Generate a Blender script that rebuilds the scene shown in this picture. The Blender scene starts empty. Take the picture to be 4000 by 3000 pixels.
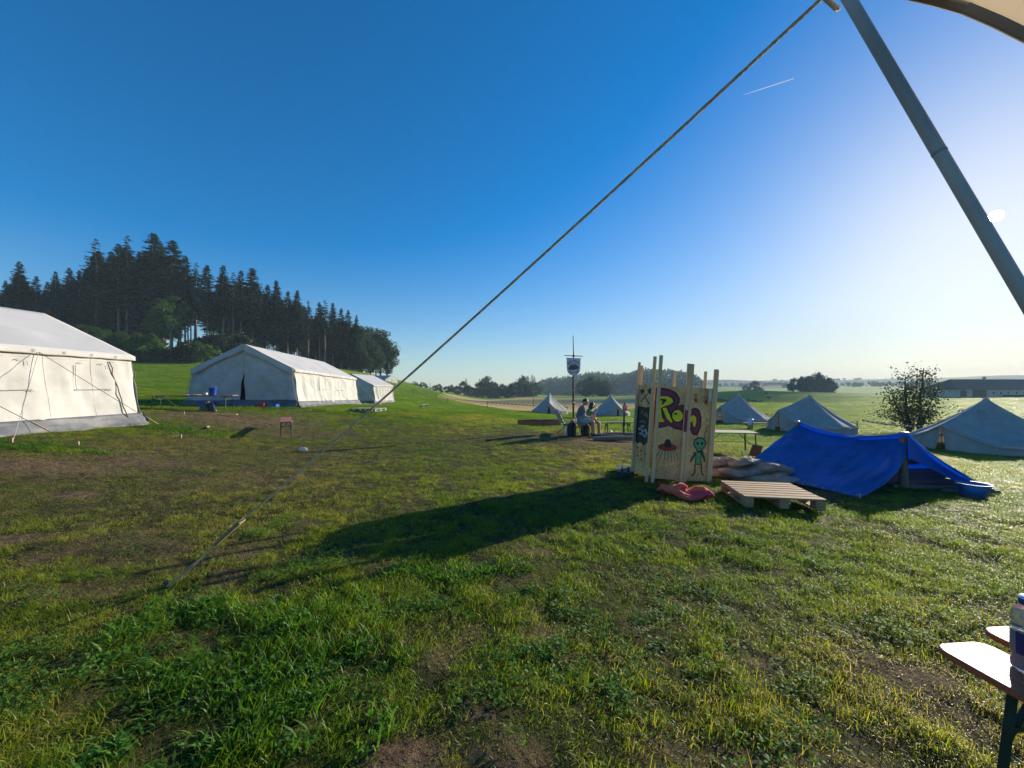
import bpy, bmesh, math, random
import numpy as np
from mathutils import Vector, Matrix, Euler, noise as mnoise

random.seed(7)
rng = np.random.default_rng(7)
scene = bpy.context.scene
COL = scene.collection
R = math.radians

# ------------------------------------------------------------------ camera, sky, sun
EYE = 1.6                                   # eye height over the grass under the camera
cam_d = bpy.data.cameras.new("camera")
cam = bpy.data.objects.new("camera", cam_d)
COL.objects.link(cam)
cam.location = (0, 0, EYE)
cam.rotation_euler = (R(90), 0, 0)
cam_d.sensor_fit = 'HORIZONTAL'
cam_d.sensor_width = 34.6
cam_d.lens = 13.0
cam_d.shift_y = 8.5 / 2212
cam_d.clip_start = 0.05
cam_d.clip_end = 9000
scene.camera = cam

SUN_AZ, SUN_EL = 52.6, 16.2                 # degrees right of the view direction, above the horizon
SUN_DIR = Vector((math.sin(R(SUN_AZ)) * math.cos(R(SUN_EL)), math.cos(R(SUN_AZ)) * math.cos(R(SUN_EL)), math.sin(R(SUN_EL))))

world = bpy.data.worlds.new("World")
scene.world = world
world.use_nodes = True
wn, wl = world.node_tree.nodes, world.node_tree.links
wn.clear()
wout = wn.new("ShaderNodeOutputWorld")
wbg = wn.new("ShaderNodeBackground")
SKY_SHOULDER = 0.11
sky = wn.new("ShaderNodeTexSky")
sky.sky_type = 'NISHITA'
sky.sun_disc = False
sky.sun_elevation = R(SUN_EL)
sky.sun_rotation = R(SUN_AZ)
sky.altitude = 500
sky.air_density = 1.0
sky.dust_density = 0.38
sky.ozone_density = 3.2
hsv = wn.new("ShaderNodeHueSaturation")
sbw = wn.new("ShaderNodeRGBToBW"); wl.new(sky.outputs[0], sbw.inputs[0])
smr = wn.new("ShaderNodeMapRange"); smr.inputs["From Min"].default_value = 1.0; smr.inputs["From Max"].default_value = 9.0; smr.inputs["To Min"].default_value = 1.5; smr.inputs["To Max"].default_value = .85
wl.new(sbw.outputs[0], smr.inputs[0]); wl.new(smr.outputs[0], hsv.inputs["Saturation"])
hsv.inputs["Hue"].default_value = 0.503
wl.new(sky.outputs[0], hsv.inputs["Color"])
# soft shoulder so that the air round the sun keeps its colour
bw = wn.new("ShaderNodeRGBToBW")
dv = wn.new("ShaderNodeMath"); dv.operation = 'MULTIPLY_ADD'; dv.inputs[1].default_value = SKY_SHOULDER; dv.inputs[2].default_value = 1.0
iv = wn.new("ShaderNodeMath"); iv.operation = 'DIVIDE'; iv.inputs[0].default_value = 1.0
vm = wn.new("ShaderNodeVectorMath"); vm.operation = 'SCALE'
wl.new(hsv.outputs[0], bw.inputs[0]); wl.new(bw.outputs[0], dv.inputs[0]); wl.new(dv.outputs[0], iv.inputs[1])
wl.new(hsv.outputs[0], vm.inputs[0]); wl.new(iv.outputs[0], vm.inputs["Scale"])
wl.new(vm.outputs[0], wbg.inputs[0])
wbg.inputs[1].default_value = 0.115
wl.new(wbg.outputs[0], wout.inputs[0])

sun_d = bpy.data.lights.new("sun", 'SUN')
sun_d.energy = 5.0
sun_d.angle = R(0.5)
sun_d.color = (1.0, 0.89, 0.72)
sun_o = bpy.data.objects.new("sun", sun_d)
COL.objects.link(sun_o)
sun_o.location = (30, 24, 30)
sun_o.rotation_euler = (-SUN_DIR).to_track_quat('-Z', 'Y').to_euler()

scene.view_settings.view_transform = 'Standard'
scene.view_settings.look = 'None'
scene.view_settings.exposure = 0.8
scene.view_settings.gamma = 1.0
scene.view_settings.use_curve_mapping = False
scene.render.engine = 'CYCLES'
scene.cycles.use_denoising = True
scene.cycles.max_bounces = 8
scene.cycles.transparent_max_bounces = 16
scene.cycles.volume_bounces = 1
scene.cycles.sample_clamp_indirect = 6.0
scene.cycles.caustics_reflective = False
scene.cycles.caustics_refractive = False

# ------------------------------------------------------------------ small helpers
F2 = 13.0 / 34.6 * 2212                     # focal length in the units used to read positions off the photograph
CX, HY = 1106.0, 838.0


def W(px, py, d):
    """point at distance d straight ahead that is seen at (px, py)"""
    return Vector(((px - CX) / F2 * d, d, EYE + (HY - py) / F2 * d))


def vnoise(x, y, s=0):
    x = np.asarray(x, float); y = np.asarray(y, float)
    xi = np.floor(x).astype(np.int64); yi = np.floor(y).astype(np.int64)
    fx = x - xi; fy = y - yi
    fx = fx * fx * (3 - 2 * fx); fy = fy * fy * (3 - 2 * fy)

    def h(a, b):
        n = (a * 374761393 + b * 668265263 + s * 974634777) & 0x7fffffff
        n = ((n ^ (n >> 13)) * 1274126177) & 0x7fffffff
        return ((n ^ (n >> 16)) & 0xffff) / 65535.0
    return ((h(xi, yi) * (1 - fx) + h(xi + 1, yi) * fx) * (1 - fy) + (h(xi, yi + 1) * (1 - fx) + h(xi + 1, yi + 1) * fx) * fy)


def fbm(x, y, s=0, o=4):
    r = 0.0; a = 0.5; f = 1.0
    for k in range(o):
        r = r + a * vnoise(np.asarray(x) * f, np.asarray(y) * f, s + k * 17)
        a *= 0.5; f *= 2.03
    return r / (1 - 0.5 ** o)


def sstep(a, b, x):
    t = np.clip((np.asarray(x, float) - a) / (b - a), 0, 1)
    return t * t * (3 - 2 * t)


# ------------------------------------------------------------------ terrain height
CTRL = [(0, 0, .08), (-3, 2, .2), (3, 2, .0), (2, 1, 0), (-1.7, 3.4, .15), (-4, 4, .17), (0, -6, .05), (-8, -4, .2), (8, -4, -.05), (.6, 5.2, .04), (0, 8, 0), (4, 6, 0), (2.2, 6.4, 0), (6.5, 5.2, 0), (3, 9, -.02),
        (-3, 6, .1), (-5, 9, .05), (-6.9, 11.9, .02), (0, 12, 0), (2.5, 12.7, 0), (6, 9.5, -.25), (9, 8, -.25), (13, 7, -.6),
        (-10.6, 8, .55), (-11.2, 11.3, .55), (-14, 11, .62), (-14, 3, .62), (-10, 2, .4),
        (-11.6, 20, .60), (-16.7, 20, .70), (-11.2, 27.4, .42), (-9, 15, .35), (-14.5, 16, .75),
        (1.2, 18, -.12), (-8.4, 36, -.45), (-13.7, 38.5, .02), (-12.9, 41.5, .05), (-6, 24, .18), (0, 27, -.35),
        (5.1, 52, -1.84), (12.8, 50, -2.0), (20.5, 35, -1.5), (20.8, 27, -1.42), (23.5, 19, -1.48), (28, 27, -1.6), (35, 19, -1.8), (20, 8, -1.1),
        (10, 20, -.95), (6, 27, -.95), (12, 34, -1.45), (0, 45, -1.2),
        (40, 60, -2.0), (57, 90, -1.9), (91, 150, -4.2), (108, 150, -4.0), (75, 150, -4.0), (144, 230, -.06), (120, 230, -1.2), (139, 180, -1.6), (118, 110, -1.8), (150, 110, -2.2), (186, 150, -2.0), (240, 170, -2), (110, 170, -1.5), 
        (60, 40, -1.9), (110, 60, -1.8), (40, -40, -2), (-40, -40, 3), (0, -120, -1), (200, -100, -3), (-200, -60, 12), (-300, 200, 14),
        (-70.5, 88, 8.6), (-79, 80, 7.9), (-100, 75, 10), (-60, 60, 4.6), (-46, 50, 2.9), (-33, 36, 1.5), (-25, 22, 1.1), (-40, 20, 2.6), (-45, 105, 6.5),
        (-41, 125, 5.2), (-28, 95, 1.9), (-19.6, 90, .05), (-9.5, 75, -1.15), (-20, 60, .6), (-24, 140, -1.2), (-10, 110, -2.5), (-60, 170, 4), (-30, 200, -2.0), (-110, 160, 10),
        (-90, 110, 9.6), (-130, 110, 11.5),
        (0, 150, -3.3), (-32, 250, -3.2), (20, 200, -3.6), (40, 120, -3.1), (20, 80, -2.5), (130, 300, -4.5), (60, 300, -5), (-200, 500, 2), (250, 400, -8), (150, 480, -8.5), (60, 450, -8), (300, 500, -7),
        (400, 400, -2.5), (600, 900, -3), (0, 900, -5), (-800, 900, 5), (1200, 900, -3), (0, 2500, -3), (2500, 2500, 0), (-2500, 2500, 5), (2500, 0, -3), (-2500, 0, 10),
        (0, -2500, 0), (2500, -2500, 0), (-2500, -2500, 0)]
CT = np.array(CTRL, float)


def _warp(x, y):
    return np.arcsinh(np.asarray(x, float) / 15.0), np.arcsinh(np.asarray(y, float) / 15.0)


def _phi(r2):
    return 0.5 * r2 * np.log(r2 + 1e-12)


_u, _v = _warp(CT[:, 0], CT[:, 1])
_n = len(CT)
_A = np.zeros((_n + 3, _n + 3))
_A[:_n, :_n] = _phi((_u[:, None] - _u[None]) ** 2 + (_v[:, None] - _v[None]) ** 2) + np.eye(_n) * 0.002
_A[:_n, _n] = 1; _A[:_n, _n + 1] = _u; _A[:_n, _n + 2] = _v
_A[_n:, :_n] = _A[:_n, _n:].T
_w = np.linalg.solve(_A, np.concatenate([CT[:, 2], np.zeros(3)]))


def terrain(x, y, bumps=True):
    x = np.asarray(x, float); y = np.asarray(y, float)
    sh = x.shape
    x = x.ravel(); y = y.ravel()
    z = np.empty(len(x))
    for k in range(0, len(x), 20000):
        u, v = _warp(x[k:k + 20000], y[k:k + 20000])
        z[k:k + 20000] = _phi((u[:, None] - _u[None]) ** 2 + (v[:, None] - _v[None]) ** 2) @ _w[:_n] + _w[_n] + _w[_n + 1] * u + _w[_n + 2] * v
    r = np.hypot(x, y)
    if bumps:
        z = z + (fbm(x * 4.3, y * 4.3, 77, 3) - .5) * .055 * np.exp(-r / 22)
        z = z + (fbm(x * 1.7, y * 1.7, 3, 3) - .5) * 0.05 * np.exp(-r / 60) + (fbm(x * .35, y * .35, 9, 2) - .5) * 0.10 * sstep(2, 8, r) * np.exp(-r / 200)
        z = z + (fbm(x * .03, y * .03, 12, 3) - .5) * .7 * sstep(60, 160, r)
    # far ridges on the horizon
    az = np.degrees(np.arctan2(x, y))
    for (r0, wd, h, s, f) in ((700, 120, 5, 31, .12), (1000, 180, 11, 37, .1), (1450, 220, 30, 41, .075)):
        z = z + h * np.exp(-((r - r0) / wd) ** 2) * (0.35 + 0.9 * fbm(az * f, az * 0 + s, s, 3)) * sstep(4, 16, az)
    z = z + 15 * np.exp(-((x - 218) / 92) ** 2 - ((y - 580) / 75) ** 2) + 6 * np.exp(-((x - 80) / 60) ** 2 - ((y - 590) / 60) ** 2)
    return z.reshape(sh)


def gz(x, y):
    return float(terrain(np.array([x]), np.array([y]))[0])


def G(px, py, d0=1.0, d1=400.0):
    """where the line of sight through (px, py) meets the ground"""
    ds = np.geomspace(d0, d1, 1500)
    xs = (px - CX) / F2 * ds; zs = EYE + (HY - py) / F2 * ds
    below = np.nonzero(zs < terrain(xs, ds))[0]
    k = below[0] if len(below) else len(ds) - 1
    return Vector((xs[k], ds[k], terrain(xs[k:k + 1], ds[k:k + 1])[0]))


def on(x, y, dz=0.0):
    return Vector((x, y, gz(x, y) + dz))


# ------------------------------------------------------------------ materials
def nmat(name):
    m = bpy.data.materials.new(name)
    m.use_nodes = True
    nt = m.node_tree
    nt.nodes.clear()
    return m, nt.nodes, nt.links


def paint(name, col, rough=.6, var=.12, scale=8.0, bump=0.0, bscale=40.0, metal=0.0, col2=None, transl=0.0, stretch=(1, 1, 1), spec=.5, detail=6.0, coat=0.0):
    """base colour broken up by object-space noise; transl adds light through thin cloth or leaves"""
    m, n, l = nmat(name)
    out = n.new("ShaderNodeOutputMaterial")
    b = n.new("ShaderNodeBsdfPrincipled")
    b.inputs["Roughness"].default_value = rough
    b.inputs["Metallic"].default_value = metal
    b.inputs["Specular IOR Level"].default_value = spec
    b.inputs["Coat Weight"].default_value = coat
    tc = n.new("ShaderNodeTexCoord")
    mp = n.new("ShaderNodeMapping")
    mp.inputs["Scale"].default_value = stretch
    l.new(tc.outputs["Object"], mp.inputs[0])
    tx = n.new("ShaderNodeTexNoise")
    tx.inputs["Scale"].default_value = scale
    tx.inputs["Detail"].default_value = detail
    tx.inputs["Roughness"].default_value = .62
    l.new(mp.outputs[0], tx.inputs[0])
    mix = n.new("ShaderNodeMix"); mix.data_type = 'RGBA'
    c2 = col2 if col2 else tuple(max(0, c * (1 - 2.2 * var)) for c in col)
    c1 = col if col2 else tuple(min(1, c * (1 + var)) for c in col)
    mix.inputs["A"].default_value = (*c2, 1); mix.inputs["B"].default_value = (*c1, 1)
    mr = n.new("ShaderNodeMapRange")
    mr.inputs["From Min"].default_value = .3; mr.inputs["From Max"].default_value = .7
    l.new(tx.outputs["Fac"], mr.inputs[0]); l.new(mr.outputs[0], mix.inputs["Factor"])
    l.new(mix.outputs["Result"], b.inputs["Base Color"])
    if bump:
        t2 = n.new("ShaderNodeTexNoise"); t2.inputs["Scale"].default_value = bscale; t2.inputs["Detail"].default_value = 5
        l.new(mp.outputs[0], t2.inputs[0])
        bp = n.new("ShaderNodeBump"); bp.inputs["Strength"].default_value = min(1, bump); bp.inputs["Distance"].default_value = .02 * max(1, bump)
        l.new(t2.outputs["Fac"], bp.inputs["Height"]); l.new(bp.outputs[0], b.inputs["Normal"])
    if transl:
        tr = n.new("ShaderNodeBsdfTranslucent")
        l.new(mix.outputs["Result"], tr.inputs[0])
        ms = n.new("ShaderNodeMixShader"); ms.inputs[0].default_value = transl
        l.new(b.outputs[0], ms.inputs[1]); l.new(tr.outputs[0], ms.inputs[2])
        l.new(ms.outputs[0], out.inputs[0])
    else:
        l.new(b.outputs[0], out.inputs[0])
    return m


def wood(name, c1, c2, rough=.6, scale=3.0, axis=2, coat=0.0):
    """planks: grain stretched along one axis"""
    st = [14, 14, 14]; st[axis] = .8
    return paint(name, c1, rough, scale=scale, col2=c2, stretch=tuple(st), bump=.25, bscale=6, coat=coat)


# ------------------------------------------------------------------ mesh builder
class MB:
    def __init__(s):
        s.v = []; s.f = []; s.smooth = []

    def add(s, vs, fs, sm=False):
        o = len(s.v)
        s.v.extend([tuple(p) for p in vs])
        s.f.extend([tuple(i + o for i in f) for f in fs])
        s.smooth.extend([sm] * len(fs))
        return s

    def box(s, c, size, rot=None, bevel=0.0):
        hx, hy, hz = size[0] / 2, size[1] / 2, size[2] / 2
        if bevel:
            bm = bmesh.new()
            bmesh.ops.create_cube(bm, size=1)
            bmesh.ops.scale(bm, vec=size, verts=bm.verts)
            bmesh.ops.bevel(bm, geom=bm.edges[:], offset=bevel, segments=2, affect='EDGES', profile=.5)
            vs = [v.co.copy() for v in bm.verts]
            bm.verts.index_update()
            fs = [[v.index for v in f.verts] for f in bm.faces]
            bm.free()
        else:
            vs = [Vector((a * hx, b * hy, e * hz)) for a in (-1, 1) for b in (-1, 1) for e in (-1, 1)]
            fs = [(0, 1, 3, 2), (4, 6, 7, 5), (0, 4, 5, 1), (2, 3, 7, 6), (0, 2, 6, 4), (1, 5, 7, 3)]
        M = rot.to_matrix() if isinstance(rot, Euler) else (rot if rot is not None else Matrix.Identity(3))
        return s.add([M @ v + Vector(c) for v in vs], fs)

    def beam(s, a, b, w, h, roll=0.0, bevel=0.0):
        """rectangular bar from a to b"""
        a, b = Vector(a), Vector(b)
        d = (b - a)
        q = d.to_track_quat('Z', 'Y').to_matrix() @ Matrix.Rotation(roll, 3, 'Z')
        return s.box((a + b) / 2, (w, h, d.length), q, bevel)

    def tube(s, pts, rad, n=8, cap=True, closed=False):
        pts = [Vector(p) for p in pts]
        rads = rad if isinstance(rad, (list, tuple)) else [rad] * len(pts)
        vs = []; fs = []
        up = None
        for i, p in enumerate(pts):
            t = (pts[min(i + 1, len(pts) - 1)] - pts[max(i - 1, 0)])
            if t.length < 1e-9:
                t = Vector((0, 0, 1))
            t.normalize()
            if up is None:
                up = Vector((0, 0, 1)) if abs(t.z) < .9 else Vector((1, 0, 0))
            e1 = (up - t * up.dot(t))
            if e1.length < 1e-5:
                e1 = t.orthogonal()
            e1.normalize(); up = e1
            e2 = t.cross(e1)
            for k in range(n):
                a = 2 * math.pi * k / n
                vs.append(p + (e1 * math.cos(a) + e2 * math.sin(a)) * rads[i])
        for i in range(len(pts) - 1):
            for k in range(n):
                fs.append((i * n + k, i * n + (k + 1) % n, (i + 1) * n + (k + 1) % n, (i + 1) * n + k))
        s.add(vs, fs, True)
        if cap:
            s.add(vs[:n], [tuple(range(n - 1, -1, -1))])
            s.add(vs[-n:], [tuple(range(n))])
        return s

    def lathe(s, prof, c=(0, 0, 0), n=24, sm=True, M=None):
        c = Vector(c)
        vs = []; fs = []
        for (r, z) in prof:
            for k in range(n):
                a = 2 * math.pi * k / n
                p = Vector((r * math.cos(a), r * math.sin(a), z))
                vs.append((M @ p if M else p) + c)
        for i in range(len(prof) - 1):
            for k in range(n):
                fs.append((i * n + k, i * n + (k + 1) % n, (i + 1) * n + (k + 1) % n, (i + 1) * n + k))
        return s.add(vs, fs, sm)

    def grid(s, fn, nu, nv, sm=True, closeu=False):
        vs = [fn(i / nu, j / nv) for j in range(nv + 1) for i in range(nu + 1)]
        fs = [(j * (nu + 1) + i, j * (nu + 1) + i + 1, (j + 1) * (nu + 1) + i + 1, (j + 1) * (nu + 1) + i) for j in range(nv) for i in range(nu)]
        return s.add(vs, fs, sm)

    def poly(s, pts):
        return s.add(pts, [tuple(range(len(pts)))])

    def slab(s, pts2, fn, t0, t1):
        """closed outline extruded between two offsets; fn(a, b, t) -> point"""
        n = len(pts2)
        a = [fn(p[0], p[1], t0) for p in pts2]
        b = [fn(p[0], p[1], t1) for p in pts2]
        fs = [tuple(range(n - 1, -1, -1)), tuple(n + i for i in range(n))]
        fs += [(i, (i + 1) % n, n + (i + 1) % n, n + i) for i in range(n)]
        return s.add(a + b, fs)

    def build(s, name, m, parent=None, solid=0.0, label=None):
        me = bpy.data.meshes.new(name)
        me.from_pydata([tuple(v) for v in s.v], [], s.f)
        me.polygons.foreach_set("use_smooth", s.smooth)
        me.materials.append(m)
        me.update()
        o = bpy.data.objects.new(name, me)
        COL.objects.link(o)
        if parent is not None:
            o.parent = parent
        if solid:
            md = o.modifiers.new("thick", 'SOLIDIFY'); md.thickness = solid; md.offset = 0
        if label:
            o["label"] = label
        return o


def tag(o, label=None, cat=None, group=None, kind=None):
    if label: o["label"] = label
    if cat: o["category"] = cat
    if group: o["group"] = group
    if kind: o["kind"] = kind
    return o


def thing(name, label, cat, loc=(0, 0, 0), rz=0.0, group=None):
    o = bpy.data.objects.new(name, None)
    COL.objects.link(o)
    o.empty_display_size = .2
    o.location = loc
    o.rotation_euler = (0, 0, rz)
    return tag(o, label, cat, group)


KIDS = {}


def dup(root, loc, rz=0.0, scale=None, label=None, group=None):
    """copy a thing with its parts and their sub-parts"""
    r = root.copy()
    COL.objects.link(r)
    r.location = loc
    r.rotation_euler = (root.rotation_euler[0], root.rotation_euler[1], rz)
    if scale is not None:
        r.scale = scale if isinstance(scale, (tuple, list, Vector)) else (scale,) * 3
    if label: r["label"] = label
    if group: r["group"] = group
    if root.name not in KIDS:
        KIDS[root.name] = [(c, list(c.children)) for c in root.children]
    for ch, gs in KIDS[root.name]:
        c = ch.copy(); COL.objects.link(c); c.parent = r
        for g in gs:
            d = g.copy(); COL.objects.link(d); d.parent = c
    return r


def npmesh(name, verts, quads, m, parent=None, attrs=None, smooth=True):
    """mesh straight from numpy arrays; quads (n,4) or (n,3)"""
    me = bpy.data.meshes.new(name)
    k = quads.shape[1]
    me.vertices.add(len(verts)); me.loops.add(quads.size); me.polygons.add(len(quads))
    me.vertices.foreach_set("co", np.ascontiguousarray(verts, np.float32).ravel())
    me.loops.foreach_set("vertex_index", np.ascontiguousarray(quads, np.int32).ravel())
    me.polygons.foreach_set("loop_start", np.arange(0, quads.size, k, dtype=np.int32))
    me.polygons.foreach_set("use_smooth", np.full(len(quads), smooth))
    me.update(calc_edges=True)
    me.materials.append(m)
    for an, (dom, arr) in (attrs or {}).items():
        a = me.attributes.new(an, 'FLOAT', dom)
        a.data.foreach_set("value", np.ascontiguousarray(arr, np.float32))
    o = bpy.data.objects.new(name, me)
    COL.objects.link(o)
    if parent is not None:
        o.parent = parent
    return o
# ------------------------------------------------------------------ ground: wear, lush spots, stubble field
def _ell(x, y, cx, cy, rx, ry, rot=0.0, soft=.6, s=0):
    c, sn = math.cos(rot), math.sin(rot)
    dx, dy = x - cx, y - cy
    u = (dx * c + dy * sn) / rx; v = (-dx * sn + dy * c) / ry
    r = np.hypot(u, v) + (fbm(x * 3, y * 3, 50 + s, 3) - .5) * 1.1
    return 1 - sstep(1 - soft, 1 + soft, r)


BARE = []      # worn soil, read off the photograph: (pixel x, pixel y, half width m, half depth m, strength)
for (px, py, rx, ry, st) in ((160, 1070, .35, .16, 1.3), (30, 1167, .35, .13, 1.2), (100, 1010, 1.6, .7, .75), (330, 1000, 1.3, .5, .6), (665, 1130, .30, .08, 1.1),
                             (470, 1190, .25, .08, .6), (830, 1300, .12, .06, .9), (500, 905, 3.2, 1.6, .85), (640, 935, 2.5, 1.2, .4), (1330, 955, 1.6, .9, 1.0), (1190, 945, 1.6, .5, .6),
                             (870, 1640, .2, .12, 1.1), (1030, 1550, .1, .04, 1.0), (1960, 1470, .36, .2, .72), (2080, 1560, .3, .15, .6), (1200, 1020, .5, .2, .6), (1480, 1250, .3, .1, .5),
                             (300, 1190, .8, .25, .35), (200, 1280, .6, .2, .35), (1000, 1640, .35, .1, .5), (1560, 1640, .5, .12, .5), (540, 1500, .01, .01, 0), (1150, 1190, .4, .12, .5),
                             (1700, 1240, .4, .1, .5), (930, 1250, .3, .08, .6), (1240, 1420, .2, .06, .6), (1650, 1430, .25, .08, .6), (745, 1100, .4, .1, .5)):
    g = G(px, py)
    BARE.append((g.x, g.y, rx, ry, st))
LUSH = []
for (px, py, rx, ry) in ((520, 1430, .55, .55), (400, 1340, .30, .25), (640, 1480, .35, .3), (480, 1600, .45, .25), (60, 965, 1.6, .35), (330, 925, 2.0, .45), (700, 890, 4, .5), (1730, 1370, .1, .06), (1000, 1240, .5, .12)):
    g = G(px, py)
    LUSH.append((g.x, g.y, rx, ry))


def bare_f(x, y):
    r = np.hypot(x, y)
    n = fbm(x * 1.3, y * 1.3, 5, 4) * .6 + fbm(x * 5.1, y * 5.1, 6, 3) * .4
    b = sstep(.60, .78, n) * .6 * (1 - sstep(16, 40, r))
    for k, (cx, cy, rx, ry, st) in enumerate(BARE):
        near = (np.abs(x - cx) < rx * 2.2) & (np.abs(y - cy) < ry * 2.2)
        if near.any():
            b[near] = np.maximum(b[near], st * _ell(x[near], y[near], cx, cy, rx * .8, ry * .8, 0, .7, k))
    b = b * (1 - .9 * lush_f(x, y))
    return np.clip(b, 0, 1)


def lush_f(x, y):
    u = np.zeros_like(x)
    for k, (cx, cy, rx, ry) in enumerate(LUSH):
        near = (np.abs(x - cx) < rx * 2.2) & (np.abs(y - cy) < ry * 2.2)
        if near.any():
            u[near] = np.maximum(u[near], _ell(x[near], y[near], cx, cy, rx, ry, 0, .5, 20 + k))
    return u


def trample_f(x, y):
    """short yellowed grass round the middle of the camp"""
    t = np.exp(-((x + 6.5) / 4.2) ** 2 - ((y - 7.2) / 4.2) ** 2) + .8 * np.exp(-((x - 2.0) / 5) ** 2 - ((y - 12.5) / 2.6) ** 2) + .55 * np.exp(-((x + 10) / 5) ** 2 - ((y - 16) / 3.5) ** 2)
    return np.clip(t * (.55 + .9 * fbm(x * .8, y * .8, 15, 3)), 0, 1)


def tan_f(x, y):
    """the pale stubble field beyond the bell tents"""
    edge_near = np.interp(x, [-40, -11, -.4, 8, 16, 40, 80], [120, 74, 52, 58, 64, 95, 150]) + (fbm(x * .2, y * .2, 71, 2) - .5) * 3
    inside = sstep(0, 3, y - edge_near) * (1 - sstep(-4, 4, y - (190 + (x * .25)))) * (1 - sstep(-6, 3, x - (y * .36))) * sstep(-6, 2, x + .165 * y)
    band = np.exp(-((y - (142 - .35 * x)) / 12) ** 2) * (1 - sstep(-5, 15, x))
    return np.clip(inside * (1 - .8 * band), 0, 1)


def ground_material():
    m, n, l = nmat("meadow")
    out = n.new("ShaderNodeOutputMaterial")
    b = n.new("ShaderNodeBsdfPrincipled")
    b.inputs["Roughness"].default_value = .95
    b.inputs["Specular IOR Level"].default_value = .1

    def att(nm):
        a = n.new("ShaderNodeAttribute"); a.attribute_name = nm
        return a.outputs["Fac"]
    tc = n.new("ShaderNodeTexCoord")

    def noise(scale, det=5, st=None):
        t = n.new("ShaderNodeTexNoise"); t.inputs["Scale"].default_value = scale; t.inputs["Detail"].default_value = det
        t.inputs["Roughness"].default_value = .65
        if st:
            mp = n.new("ShaderNodeMapping"); mp.inputs["Scale"].default_value = st
            l.new(tc.outputs["Object"], mp.inputs[0]); l.new(mp.outputs[0], t.inputs[0])
        else:
            l.new(tc.outputs["Object"], t.inputs[0])
        return t.outputs["Fac"]

    def ramp(fac, stops):
        r = n.new("ShaderNodeValToRGB")
        e = r.color_ramp.elements
        e[0].position, e[0].color = stops[0][0], (*stops[0][1], 1)
        e[1].position, e[1].color = stops[-1][0], (*stops[-1][1], 1)
        for p, c in stops[1:-1]:
            k = e.new(p); k.color = (*c, 1)
        l.new(fac, r.inputs[0])
        return r.outputs[0]

    def mix(f, a, c):
        x = n.new("ShaderNodeMix"); x.data_type = 'RGBA'
        l.new(f, x.inputs["Factor"]); l.new(a, x.inputs["A"]); l.new(c, x.inputs["B"])
        return x.outputs["Result"]
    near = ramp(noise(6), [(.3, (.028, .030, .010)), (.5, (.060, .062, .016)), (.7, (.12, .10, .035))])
    far = ramp(noise(.09, 9), [(.3, (.14, .235, .016)), (.5, (.18, .285, .020)), (.72, (.23, .31, .035))])  # greens lifted: the backlit glow of distant blades is in the colour
    far2 = ramp(noise(1.1, 8, (1, 1, 1)), [(.3, (.085, .150, .010)), (.55, (.185, .285, .022)), (.75, (.28, .36, .045))])
    mx = n.new("ShaderNodeMix"); mx.data_type = 'RGBA'; mx.inputs["Factor"].default_value = .5
    l.new(far, mx.inputs["A"]); l.new(far2, mx.inputs["B"])
    soil = ramp(noise(14, 8), [(.3, (.085, .052, .030)), (.5, (.150, .098, .058)), (.7, (.235, .165, .105))])
    stub = ramp(noise(.5, 8, (.25, 1, 1)), [(.3, (.34, .235, .085)), (.5, (.48, .34, .135)), (.7, (.58, .43, .19))])
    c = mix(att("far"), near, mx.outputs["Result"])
    c = mix(att("bare"), c, soil)
    c = mix(att("tan"), c, stub)
    c = mix(att("wooded"), c, ramp(noise(.05, 6), [(.35, (.010, .022, .009)), (.65, (.030, .050, .018))]))
    l.new(c, b.inputs["Base Color"])
    bp = n.new("ShaderNodeBump"); bp.inputs["Strength"].default_value = .9; bp.inputs["Distance"].default_value = .05
    l.new(noise(22, 8), bp.inputs["Height"])
    bp2 = n.new("ShaderNodeBump"); bp2.inputs["Strength"].default_value = .8; bp2.inputs["Distance"].default_value = .5
    l.new(noise(1.3, 8), bp2.inputs["Height"]); l.new(bp.outputs[0], bp2.inputs["Normal"])
    l.new(bp2.outputs[0], b.inputs["Normal"])
    l.new(b.outputs[0], out.inputs[0])
    return m


def build_ground():
    rad = np.concatenate([[0.0], np.geomspace(.35, 3200, 430)])
    fine = np.linspace(-64, 64, 620)
    coarse = np.linspace(64, 296, 60)[1:-1]
    ang = np.radians(np.concatenate([fine, coarse]))
    nr, na = len(rad), len(ang)
    x = rad[:, None] * np.sin(ang)[None]; y = rad[:, None] * np.cos(ang)[None]
    z = terrain(x, y)
    v = np.stack([x.ravel(), y.ravel(), z.ravel()], 1)
    i = np.arange(nr - 1)[:, None]; j = np.arange(na)[None]
    j2 = (j + 1) % na
    q = np.stack([i * na + j + 0 * i, i * na + j2 + 0 * i, (i + 1) * na + j2, (i + 1) * na + j], -1).reshape(-1, 4)
    q = q[:, ::-1]
    xf, yf = x.ravel(), y.ravel()
    r = np.hypot(xf, yf)
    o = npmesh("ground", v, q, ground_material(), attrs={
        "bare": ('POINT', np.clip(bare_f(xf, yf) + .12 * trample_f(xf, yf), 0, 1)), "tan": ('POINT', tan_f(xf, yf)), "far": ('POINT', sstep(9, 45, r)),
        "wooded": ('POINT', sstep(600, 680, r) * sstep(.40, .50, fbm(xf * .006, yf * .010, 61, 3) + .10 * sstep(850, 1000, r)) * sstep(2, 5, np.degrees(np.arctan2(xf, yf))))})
    tag(o, kind="structure")


build_ground()

# ------------------------------------------------------------------ grass


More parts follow.
